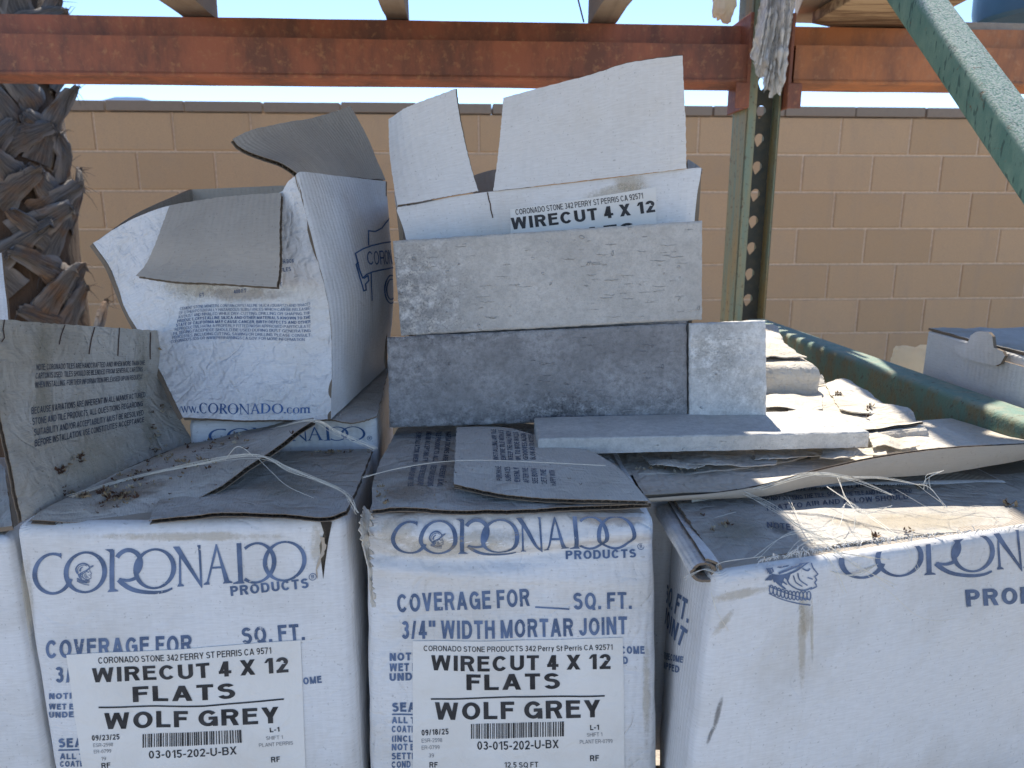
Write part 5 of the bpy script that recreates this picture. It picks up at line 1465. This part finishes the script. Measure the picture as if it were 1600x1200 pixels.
# right side
r_back = [P(603, 283, .92), P(611, 380, .92), P(614, 470, .915), P(609, 530, .91), PZ(602, 576, zF)]
fr_top = [f_rig[0], P(472, 268, .685), P(530, 275, .78), r_back[0]]
frs = Surf(coons(fr_top, [f_rig[-1], r_back[-1]], f_rig, r_back, sag=lambda s, t: Vector((.012 * math.sin(math.pi * s) * math.sin(math.pi * t), 0, 0))), .0010, 26, 32)
mb = MB(); sheet(mb, frs, 50, 60, .004, (0, 1, 2)); mb.build('side_panel', [WHITE_RIB, KRAFT, EDGE], F)
ik = Ink(frs)
def zq(*pts): return [(360 + x / 3.75, 160 + y / 3.75) for x, y in pts]
for pts in (zq((730, 885), (775, 858), (830, 838), (890, 824), (950, 815)), zq((730, 885), (742, 935), (752, 980), (770, 1030)), zq((770, 1030), (795, 1008), (830, 993), (890, 980), (950, 968)),
            zq((745, 938), (735, 950), (755, 1030), (775, 1105)), zq((775, 1105), (790, 1100), (787, 1065), (806, 1045), (802, 1015), (778, 1032)), zq((808, 752), (850, 756), (890, 735), (930, 682)), zq((808, 752), (808, 836)), zq((820, 1000), (822, 1080), (830, 1160))):
    ik.line(pts, 2.2)
for k_ in (1.0, .72):
    pts = [(360 + (940 + 36 * k_ * math.cos(R(a))) / 3.75, 160 + (1095 + 82 * k_ * math.sin(R(a))) / 3.75) for a in range(60, 300, 15)]
    ik.line(pts, 2.0)
ik.text('CORONADO', (573, 414), (655, 408), 21, .0)
ik.build('printed_logo', INK_B, F)
# back and left panels (inside shows over the top)
bl_t, bl_b = P(300, 296, .96), P(330, 575, .96)
sf = Surf(bil(bl_t, r_back[0], r_back[-1], bl_b), .001, 20, 33); mb = MB(); sheet(mb, sf, 24, 24, .004, (0, 1, 2)); mb.build('back_panel', [KRAFT, WHITE, EDGE], F)
sf = Surf(coons([f_lef[0], P(220, 330, .86), bl_t], [f_lef[-1], bl_b], f_lef, None), .001, 20, 34, toward=Vector((1, 0, 0))); mb = MB(); sheet(mb, sf, 24, 24, .004, (0, 1, 2)); mb.build('side_panel', [KRAFT, WHITE, EDGE], F)
# front flap hanging down outside
tp = [P(265, 320, .719), P(350, 307, .702), P(440, 301, .686)]
bt = [P(212, 431, .68), P(270, 440, .66), P(340, 444, .645), P(433, 450, .625)]
flf = Surf(coons(tp, bt, [tp[0], P(250, 375, .70), P(232, 410, .69), bt[0]], [tp[-1], P(441, 370, .655), P(440, 415, .64), bt[-1]], sag=lambda s, t: Vector((0, -.006 * math.sin(math.pi * t), 0))), .0008, 20, 35)
mb = MB(); sheet(mb, flf, 44, 36, .004, (0, 1, 2), flute='br', rough=.0008); o = mb.build('flap', [KRAFT, WHITE, EDGE], F)
tag(o, 'brown inner side of the flap hanging down in front')
# right flap standing up, pointing left
tp = [P(363, 217, .665), P(390, 203, .69), P(430, 194, .74), P(495, 182, .84), P(548, 165, .915)]
bt = [P(466, 272, .677), P(500, 273, .73), P(550, 277, .82), P(603, 282, .918)]
lf = [tp[0], P(375, 230, .664), P(408, 244, .668), P(440, 256, .67), bt[0]]
flr = Surf(coons(tp, bt, lf, [tp[-1], P(574, 214, .917), bt[-1]]), .0012, 26, 36)
mb = MB(); sheet(mb, flr, 50, 36, .004, (0, 1, 2), flute='l', rough=.0006); o = mb.build('flap', [KRAFT, WHITE, EDGE], F)
# lighter strip of unfaded card along the far edge of that flap
sf2 = Surf(lambda s, t: flr.pos(.66 + .34 * min(max(s, 0), 1) + (.30 * min(max(t, 0), 1)) * (1 - min(max(s, 0), 1)), t, .0008), 0, 20, 37); 

# ---- G: open carton behind the tiles --------------------------------------------
gY = .735
zG = -.196
G = thing('cardboard_box', 'open white carton behind the leaning tiles with two torn flaps standing up', 'carton', Vector((.03, .85, CAMZ + zG)))
hinge = [P(618, 324, gY), P(652, 319, gY), P(700, 309, gY), P(752, 301, gY), P(800, 296, gY - .002), P(920, 283, gY - .002), P(1072, 264, gY), P(1096, 262, gY + .004)]
gl_b = P(650, 640, gY); gr_b = P(1070, 628, gY + .01)
for p in (gl_b, gr_b): p.z = CAMZ + zG
gl_b.y = gr_b.y = gY; 
gfr = Surf(coons(hinge, [gl_b, gr_b], [hinge[0], P(634, 372, gY), P(648, 460, gY), gl_b], [hinge[-1], P(1087, 335, gY + .004), P(1078, 460, gY + .004), gr_b], smooth=True), .0010, 24, 41)
mb = MB(); sheet(mb, gfr, 70, 40, .004, (0, 1, 2)); mb.build('front_panel', [WHITE, KRAFT, EDGE], G)
ik = Ink(gfr, .0003); ik.line([(762, 301), (764, 312), (766, 318), (767, 328), (770, 340)], 1.8); ik.build('crack', SCR, G)
lq, lo = label_on(gfr, [(797, 327), (1025, 292), (1027, 420), (797, 430)], G)
ik = Ink(lq, .0003)
ik.text('CORONADO STONE 342 PERRY ST PERRIS CA 92571', (806, 336), (1005, 310), 9, .008); ik.text('WIRECUT 4 X 12', (800, 359), (1024, 331), 18.5, .035); ik.text('FLATS', (866, 380), (992, 366), 19, .035)
ik.build('label_text', INK_K, lo)
gbl, gbr = P(640, 310, 1.02), P(1065, 262, 1.02)
gbl.z = gbr.z = hinge[3].z
for nm, tl, tr, br, bl_ in (('side_panel', hinge[-1], gbr, Vector((gbr.x, gbr.y, CAMZ + zG)), gr_b), ('side_panel', hinge[0], gbl, Vector((gbl.x, gbl.y, CAMZ + zG)), gl_b), ('back_panel', gbl, gbr, Vector((gbr.x, gbr.y, CAMZ + zG)), Vector((gbl.x, gbl.y, CAMZ + zG)))):
    sf = Surf(bil(tl, tr, br, bl_), .001, 20, 42, toward=Vector((0, -1, 0)) if nm == 'back_panel' else Vector((tl.x, 0, 0)) * (1 if tl.x > 0 else 1)); mb = MB(); sheet(mb, sf, 24, 24, .004, (0, 1, 2)); mb.build(nm, [WHITE if nm != 'back_panel' else KRAFT, KRAFT, EDGE], G)
def gflap(tp, bt, lf, rt, seed, fl, mats=None, amp=.001):
    sf = Surf(coons(tp, bt, lf, rt), amp, 24, seed); mb = MB(); sheet(mb, sf, 44, 40, .004, (0, 1, 2), flute=fl, rough=.0006); return mb.build('flap', mats or [WHITE_RIB, KRAFT, EDGE], G)
gflap([P(606, 186, .75), P(630, 170, .735), P(660, 157, .73), P(712, 138, .72)], [P(620, 321, gY - .003), P(652, 316, gY - .004), P(700, 307, gY - .004), P(748, 299, gY - .004)],
      [P(606, 186, .75), P(609, 250, .745), P(620, 321, gY - .003)], [P(712, 138, .72), P(720, 190, .725), P(735, 255, .73), P(748, 299, gY - .004)], 43, 'r')
gflap([P(786, 152, .72), P(850, 135, .715), P(920, 117, .71), P(985, 97, .706), P(1067, 86, .70)], [P(770, 299, gY - .005), P(850, 290, gY - .006), P(950, 278, gY - .006), P(1072, 264, gY - .004)],
      [P(786, 152, .72), P(782, 200, .722), P(776, 255, .728), P(770, 299, gY - .005)], [P(1067, 86, .70), P(1069, 140, .71), P(1072, 200, .72), P(1073, 264, gY - .004)], 44, '')
# folded inner flaps: the left sunlit sliver, the back flap seen in the gap, the dark fold at right
gflap([P(618, 278, .80), P(634, 285, .78)], [P(632, 366, .78), P(640, 372, .77)], [P(618, 278, .80), P(617, 315, .80), P(632, 366, .78)], None, 45, '', [WHITE, KRAFT, EDGE])
gflap([P(735, 276, .90), P(775, 264, .90), P(830, 262, .90)], [P(740, 306, .82), P(775, 302, .82), P(830, 298, .82)], None, None, 46, '', [KRAFT, WHITE, EDGE])
gflap([P(1074, 248, .78), P(1086, 255, .77), P(1098, 264, .75)], [P(1074, 266, .742), P(1086, 266, .742), P(1097, 268, .742)], None, None, 47, 't', [KRAFT, KRAFT, EDGE], .0005)

# ---- right-hand white carton with a tuck tab -------------------------------------
Rb = thing('cardboard_box', 'white corrugated carton with a rounded tuck tab, beyond the green brace at right', 'carton', P(1560, 640, .95))
zR = -.143
r_bl, r_fl = PZ(1449, 517, zR), PZ(1640, 567, zR)
r_top = [r_fl, r_fl + Vector((.30, .01, 0)), r_bl + Vector((.30, .012, 0)), r_bl]
rs_ = box_sides(r_top, [p - Vector((0, 0, .22)) for p in r_top], (.001, 0, 0, .001), .0006, 20, 9)
box_body('box_body', Rb, rs_, [WHITE_RIB, WEATH], r=.004, rt=.003, nx=40, nz=24, lid=1)
front = rs_[3]
s0_, t0_ = front.st(1500, 545)
sf = Surf(lambda s, t: front.pos(s0_ + (1 - s0_) * min(max(s, 0), 1), .045 + .95 * min(max(t, 0), 1), .004), 0, 20, 51, toward=Vector((-1, 0, 0)))
mb = MB(); sheet(mb, sf, 40, 20, .0035, (0, 0, 1), rough=.0005); mb.build('front_panel', [WHITE_RIB, EDGE], Rb)
lidf = bil(r_top[3] + Vector((0, 0, .004)), r_top[2] + Vector((0, 0, .004)), r_top[1] + Vector((0, 0, .004)), r_top[0] + Vector((0, 0, .004)))
mb = MB(); sheet(mb, Surf(lidf, .0022, 40, 52, toward=Vector((0, 0, 1))), 30, 20, .003, (0, 1, 2), rough=.002); mb.build('lid', [WEATH, WHITE, EDGE], Rb)
def tabpt(px, py, off): s, t = front.st(px, py); return front.pos(s, max(t, 0), off) + Vector((0, 0, max(0, -t) * .22))
mb = MB()
outl = cr_outline = [(1505, 541), (1526, 536), (1531, 524), (1541, 518), (1560, 519), (1566, 526), (1568, 543), (1582, 549), (1586, 556), (1579, 568), (1570, 572), (1530, 563), (1516, 557), (1507, 550)]
fr_ = [mb.vert(tabpt(x, y, .011), (x * .0009, y * .0009)) for x, y in outl]; bk_ = [mb.vert(tabpt(x, y, .0075), (x * .0009, y * .0009)) for x, y in outl]
mb.face(fr_); mb.face(bk_[::-1], 1)
for i in range(len(outl)): j = (i + 1) % len(outl); mb.face((fr_[i], bk_[i], bk_[j], fr_[j]), 1)
mb.build('tuck_tab', [WHITE, EDGE], Rb, smooth=False)
k = NT('pale_chunk'); oc = k.co('Object'); n = k.noise(oc, 60, 4, .6); k.col(k.mix(n, (.82, .75, .62), (.70, .61, .47))); k.rough(.9); k.bump((n, .003)); glow_through(k, .75)
lump('stone_chunk', P(1428, 572, 1.12), .042, .03, .038, k.m, 'pale cream broken stone chunk beside the white tab-lidded carton', 'stone', 11, .3)

for a in ((fa, 497, 850, 16, 40, ST_TAN, A), (fa, 300, 838, 190, 9, ST_TAN, A), (fa, 40, 960, 14, 120, ST_TAN, A), (fb, 720, 850, 150, 22, ST_TAN, B, -6), (fb, 960, 812, 60, 14, ST_BROWN, B), (fb, 620, 830, 40, 26, ST_TAN, B), (fb, 1010, 1080, 8, 100, ST_TAN, B),
          (fc, 1257, 960, 12, 40, ST_TAN, Cb), (fc, 1252, 1000, 8, 95, ST_TAN, Cb), (fc, 1268, 985, 3, 60, ST_TAN, Cb), (fc, 1128, 975, 34, 8, ST_TAN, Cb, -50), (fc, 1150, 930, 70, 9, ST_TAN, Cb, -12), (fc, 1122, 1115, 5, 34, ST_DARK, Cb, 14), (fc, 1110, 1150, 4, 20, ST_DARK, Cb, 20),
          (fl1, 67, 540, 22, 60, ST_OLIVE, A), (fl1, 65, 640, 20, 70, ST_OLIVE, A), (fl1, 222, 575, 14, 70, ST_OLIVE, A), (fl1, 232, 660, 16, 60, ST_OLIVE, A, -12), (fl1, 150, 720, 80, 60, ST_TAN, A), (fl2, 200, 775, 80, 16, ST_BROWN, A, -20), (fl3, 450, 760, 80, 24, ST_OLIVE, A),
          (flb, 640, 770, 50, 20, ST_BROWN, B), (ff, 300, 440, 60, 40, ST_TAN, F), (ff, 380, 460, 90, 14, ST_BROWN, F), (gfr, 985, 285, 30, 20, ST_TAN, G), (gfr, 960, 300, 60, 14, ST_TAN, G, -10), (flc, 1150, 830, 60, 30, ST_OLIVE, Cb), (flc, 1215, 826, 22, 9, ST_DARK, Cb, 20), (flc, 1420, 815, 160, 16, ST_TAN, Cb)):
    stain(*a)

# ================================================================== TILES
def tile_mat(name, base, dark, light, mask=None, scr=.0006, mott=.5, seed=0.0):
    k = NT(name); uv = k.co('UV', loc=(seed, seed, 0)); xy = k.sep(k.co('UV'))
    big = k.noise(uv, 20, 6, .62); fine = k.noise(uv, 420, 4, .7); mid = k.noise(uv, 95, 6, .7)
    st_ = k.noise(k.co('UV', (30, 330, 1), (0, 0, R(1.5)), loc=(seed, 0, 0)), 1.0, 3, .55)
    c = k.mix(k.ramp(big, .36, .62), tuple(min(1, x * (1 + .22 * mott)) for x in base), tuple(x * (1 - .42 * mott) for x in base))
    m2 = k.noise(k.co('UV', loc=(seed + 5, 0, 0)), 150, 8, .75)
    c = k.mix(k.ramp(m2, .45, .60, 0, mott), c, tuple(x * .5 for x in base))
    c = k.mix(k.math('MULTIPLY', k.ramp(k.noise(k.co('UV', loc=(seed + 7, 0, 0)), 110, 9, .78), .53, .64, 0, .75 * mott), k.ramp(big, .3, .6, 1, .3)), c, light)
    c = k.mix(k.ramp(fine, .5, .72, 0, .45), c, tuple(x * .6 for x in base))
    if mask:
        acc = None
        for cx, cy, rx, ry, amt in mask:
            dx = k.math('DIVIDE', k.math('SUBTRACT', xy[0], cx), rx); dy = k.math('DIVIDE', k.math('SUBTRACT', xy[1], cy), ry)
            d = k.math('SQRT', k.math('ADD', k.math('MULTIPLY', dx, dx), k.math('MULTIPLY', dy, dy)))
            v = k.math('MULTIPLY', k.ramp(k.math('ADD', d, k.math('MULTIPLY', k.math('SUBTRACT', mid, .5), 1.6)), .45, 1.15, 1, 0), amt)
            acc = v if acc is None else k.math('MAXIMUM', acc, v)
        wash = k.noise(k.co('UV', loc=(seed + 1, 0, 0)), 75, 9, .72); spk = k.noise(k.co('UV', loc=(seed + 3, 0, 0)), 480, 3, .6)
        c = k.mix(k.math('MULTIPLY', acc, k.ramp(wash, .47, .60, 0, .85)), c, light)
        c = k.mix(k.math('MULTIPLY', acc, k.ramp(mid, .40, .56, 0, .7)), c, dark)
        c = k.mix(k.math('MULTIPLY', acc, k.math('MULTIPLY', k.ramp(spk, .50, .60), k.ramp(wash, .36, .56, 1, .35))), c, dark)
    sc = k.ramp(st_, .68, .71)
    c = k.mix(k.math('MULTIPLY', sc, .7), c, tuple(min(1, x * 1.4) for x in base))
    k.col(c); k.rough(.9); k.b.inputs['Specular IOR Level'].default_value = .25
    k.bump((sc, scr * 2.5), (fine, .0008), (mid, .0009), (k.ramp(k.noise(uv, 130, 2, .5), .30, .24), -.0012)); return k.m
T_UP = tile_mat('tile_light', (.56, .53, .485), (.17, .175, .18), (.66, .65, .63), [(.0, .03, .075, .075, .95), (.03, .09, .05, .02, .35)], .0008, .3, .3)
T_LO = tile_mat('tile_dark', (.335, .325, .32), (.05, .052, .058), (.50, .50, .50), [(.165, .0, .065, .032, 1), (.02, .095, .14, .018, .9), (.02, .06, .05, .05, .35), (.27, .01, .06, .02, .5), (.14, -.008, .26, .034, .6)], .0006, .6, 1.7)
T_SH = tile_mat('tile_rough', (.74, .72, .68), (.32, .31, .285), (.86, .85, .82), [(.025, .06, .035, .04, .9), (.06, .02, .04, .03, .6)], .001, .5, 2.9)
T_FL = tile_mat('tile_pale', (.58, .57, .54), (.2, .2, .2), (.5, .5, .5), None, .0008, .35, 4.1)
def tile(px, Y, th, mat, label, seed, n=(60, 26), amp=.0006, marks=0):
    tl, tr, br, bl_ = [P(x, y, yy) for (x, y), yy in zip(px, Y)]
    sf = Surf(bil(tl, tr, br, bl_), amp, 60, seed); mb = MB(); sheet(mb, sf, n[0], n[1], th, (0, 0, 0), bev=.0016, rough=.0007)
    rnd = random.Random(seed)
    for _ in range(marks):              # raised drag marks left by the cutting wire
        s0, t0 = rnd.uniform(.08, .92), rnd.uniform(.08, .92); L = rnd.uniform(.012, .06); hh = rnd.uniform(.0004, .0008); wv = rnd.uniform(.006, .011)
        if rnd.random() < .45: s0 = .5 + (s0 - .08) * .5
        rows = [[], [], []]
        for i in range(9):
            f = i / 8; e = math.sin(math.pi * f) ** .6; s_ = min(.985, s0 + L * f); t_ = t0 + .012 * math.sin(f * 4 + seed) * L * 10 + rnd.uniform(-.004, .004)
            for r_, (dt, o_) in enumerate(((-wv * e, -.0002), (0, hh * e), (wv * .5 * e, -.0002))): rows[r_].append(sf.pos(s_, min(max(t_ + dt, .02), .98), o_))
        mb.grid(rows, [[(.01 + .28 * s0 + .001 * i, .04 + .01 * r_) for i in range(9)] for r_ in range(3)], 0, flip=sf.sg < 0)
    o = mb.build('stone_tile', mat, None, angle=75); return tag(o, label, 'tile', 'loose stone tiles')
tile([(604, 526.5), (1074, 504), (1075, 654), (608, 669)], (.682, .688, .676, .668), .020, T_LO, 'long dark mottled grey tile standing on edge, lower one of the leaning pair', 61, marks=15)
tile([(613, 376), (1098, 344), (1098, 500), (626, 525)], (.692, .698, .690, .684), .020, T_UP, 'long light grey tile standing on edge on top of the dark tile', 62, marks=38)
tile([(1076.5, 505), (1198, 500), (1198, 650), (1077, 654)], (.686, .684, .672, .674), .032, T_SH, 'short rough whitish tile standing at the right end of the dark tile', 63, (24, 30), .0014, 8)
# flat tile
zf = -.181
fl_, fr_, br_, bl_ = PZ(840, 686, zf), PZ(1360, 675, zf), PZ(1284, 641, zf), PZ(834, 652, zf)
sf = Surf(bil(bl_, br_, fr_, fl_), .0004, 60, 64, toward=Vector((0, 0, 1))); mb = MB(); sheet(mb, sf, 60, 24, .0128, (0, 0, 0), bev=.0012, rough=.001)
tag(mb.build('stone_tile', T_FL, None, angle=75), 'pale grey tile lying flat in front of the standing tiles, half in sun', 'tile', 'loose stone tiles')

# ================================================================== TWINE AND LITTER
k = NT('poly_twine'); n = k.noise(k.co('Object'), 300, 2); k.col(k.mix(n, (.62, .58, .48), (.75, .72, .64))); k.rough(.45); TW = k.m
def twine(paths, label, seed, n=7, r=.00018, spread=2.5):
    mb = MB(); rnd = random.Random(seed)
    for pts in paths:
        m_ = pts[0] if isinstance(pts[0], int) else n
        pp = pts[1:] if isinstance(pts[0], int) else pts
        for i in range(m_):
            ox = [(rnd.gauss(0, spread), rnd.gauss(0, spread * .7)) for _ in pp]
            q = [P(x + (a if m_ > 1 else 0), y + (b if m_ > 1 else 0), yy - rnd.uniform(0, .002)) for (x, y, yy), (a, b) in zip(pp, ox)]
            d = [cr(q, j / 36) for j in range(37)]
            mb.tube(d, r * rnd.uniform(.7, 1.3), 5)
    return tag(mb.build('twine', TW), label, 'twine', 'frayed twine on the cartons')
twine([[9, (110, 775, .520), (200, 748, .55), (290, 727, .556), (395, 712, .548), (450, 733, .535), (500, 752, .525), (535, 768, .512), (548, 782, .494), (556, 800, .488)],
       [1, (395, 712, .547), (380, 700, .55), (368, 699, .55), (352, 718, .55)], [1, (400, 713, .546), (425, 738, .53), (450, 760, .52), (490, 778, .513)]],
      'pale frayed twine running over the folded flap of the lower left carton', 1)
twine([[6, (330, 690, .655), (420, 672, .64), (486, 658, .575), (530, 678, .575), (588, 702, .57)]], 'thin pale twine strand crossing behind the raised flap tip below the web address', 2)
twine([[3, (566, 746, .53), (620, 732, .545), (690, 722, .548), (760, 719, .545), (850, 722, .542), (945, 728, .538)]], 'pale twine tied across the flaps of the lower middle carton', 3, spread=1.2)
twine([[8, (1080, 782, 0.552), (1160, 768, 0.547), (1190, 764, 0.545), (1250, 742, 0.547), (1290, 741, 0.543), (1330, 747, 0.534)], [3, (1330, 747, 0.534), (1380, 748, 0.529), (1430, 758, 0.523), (1450, 765, 0.518), (1480, 793, 0.507)],
       [3, (1300, 742, 0.541), (1340, 752, 0.534), (1392, 774, 0.518)], [5, (1165, 768, 0.545), (1210, 795, 0.521), (1250, 823, 0.493), (1290, 840, 0.481), (1330, 848, 0.470)],
       [2, (1312, 745, 0.539), (1322, 775, 0.518), (1330, 800, 0.500), (1334, 838, 0.483)], [2, (1320, 785, 0.513), (1350, 798, 0.504), (1390, 792, 0.506)], [2, (1320, 787, 0.513), (1306, 812, 0.497), (1308, 830, 0.487)],
       [3, (1448, 764, 0.519), (1445, 745, 0.523), (1470, 735, 0.523)], [3, (1260, 830, 0.483), (1330, 880, 0.457), (1400, 915, 0.462)], [1, (1330, 880, 0.457), (1390, 925, 0.459), (1430, 960, 0.468), (1462, 970, 0.474), (1495, 966, 0.480)],
       [3, (1300, 862, 0.470), (1340, 868, 0.466), (1385, 874, 0.476)], [3, (1285, 888, 0.462), (1330, 896, 0.464), (1375, 878, 0.475)], [4, (1225, 870, 0.462), (1260, 845, 0.476), (1310, 842, 0.481)], [2, (1290, 760, .55), (1350, 800, .515), (1410, 850, .478), (1440, 905, .47)], [2, (1235, 775, .55), (1262, 830, .49), (1300, 880, .462), (1322, 930, .458)], [1, (1400, 765, .55), (1470, 800, .53), (1530, 790, .545), (1560, 812, .525)], [2, (1180, 872, 0.459), (1230, 835, 0.481), (1290, 826, 0.487)]],
      'tangle of loose pale twine over the curled edge of the carton at right', 4, n=5, spread=3)
twine([[2, (1068, 905, 0.433), (1100, 890, 0.440), (1122, 897, 0.436), (1126, 880, 0.444), (1190, 868, 0.457)], [1, (1111, 925, 0.433), (1120, 955, 0.438), (1138, 985, 0.443)], [1, (1060, 800, 0.550), (1095, 812, 0.523), (1150, 800, 0.532)]], 'wisps of pale twine at the rolled corner of the lower right carton', 6, spread=2)

LIT = [flat('litter_tan', (.34, .25, .15), .4, .9, 200, .0003), flat('litter_brown', (.10, .05, .03), .4, .9, 200, .0003), flat('litter_pale', (.50, .43, .32), .3, .9, 200, .0003)]
mb = MB(); rnd = random.Random(33)
def bit(p, n, size, m):
    size *= .8
    for _ in range(rnd.randint(3, 6)):
        d = Vector((rnd.uniform(-1, 1), rnd.uniform(-1, 1), rnd.uniform(.0, 1.0))).normalized(); w_ = d.cross(Vector((rnd.uniform(-1, 1), rnd.uniform(-1, 1), rnd.uniform(-1, 1)))).normalized() * size * .28
        a = p + Vector((rnd.uniform(-1, 1), rnd.uniform(-1, 1), 0)) * size * .5 + n * size * .15
        q = [mb.vert(a - w_ * .4), mb.vert(a + w_ * .4), mb.vert(a + d * size * .5 + w_), mb.vert(a + d * size * .5 - w_), mb.vert(a + d * size + n * size * .2)]
        mb.face((q[0], q[1], q[2], q[3]), m); mb.face((q[3], q[2], q[4]), m)
def scatter(sf, lst):
    for px, py, rx, ry, num, size in lst:
        for _ in range(num):
            x, y = rnd.gauss(px, rx), rnd.gauss(py, ry); s, t = sf.st(x, y)
            if not (0.01 < s < .99 and .01 < t < .99): continue
            bit(sf.pos(s, t, .0004), sf._n(s, t), size * rnd.uniform(.6, 1.3), rnd.choice((0, 0, 1, 1, 2)))
scatter(FLAP_A2, [(185, 773, 16, 7, 26, .0042), (215, 742, 16, 6, 22, .0034), (270, 722, 30, 6, 36, .003), (135, 780, 8, 4, 6, .005), (330, 690, 40, 8, 40, .003), (240, 755, 40, 12, 20, .002), (150, 790, 50, 8, 12, .002)])
scatter(fl1, [(118, 716, 8, 8, 9, .004), (100, 738, 10, 5, 8, .004), (240, 695, 6, 25, 26, .003), (255, 640, 3, 6, 4, .004), (252, 548, 1, 2, 4, .005), (105, 770, 6, 6, 8, .004)])
scatter(FLAP_A3, [(550, 700, 12, 3, 14, .0035), (500, 740, 40, 20, 10, .0012), (520, 706, 25, 2, 16, .003)])
scatter(FLAP_B, [(605, 775, 14, 8, 5, .003), (578, 733, 6, 6, 16, .0035), (600, 783, 4, 3, 3, .004), (660, 770, 30, 10, 8, .0012)])
scatter(FLAP_S, [(890, 752, 20, 4, 4, .0015), (760, 745, 30, 10, 6, .001)])
scatter(FLAP_C, [(1112, 830, 2, 2, 3, .003), (1135, 822, 4, 3, 5, .004), (1098, 806, 2, 2, 3, .003), (1368, 838, 3, 2, 4, .004), (1573, 791, 3, 2, 4, .005), (1418, 832, 2, 2, 3, .003), (1440, 760, 4, 3, 4, .003), (1300, 800, 120, 20, 14, .0012)])
scatter(PAP1, [(1050, 738, 26, 10, 26, .0035), (1000, 742, 8, 3, 5, .004), (1100, 745, 20, 5, 8, .003), (1358, 700, 3, 3, 5, .004)])
scatter(PAP2, [(1307, 617, 4, 3, 8, .005), (1356, 646, 4, 6, 12, .005)])
tag(mb.build('dry_litter', LIT, None, smooth=False), 'scattered dry brown flower litter and crumbs on the carton flaps', 'litter', None, 'stuff')
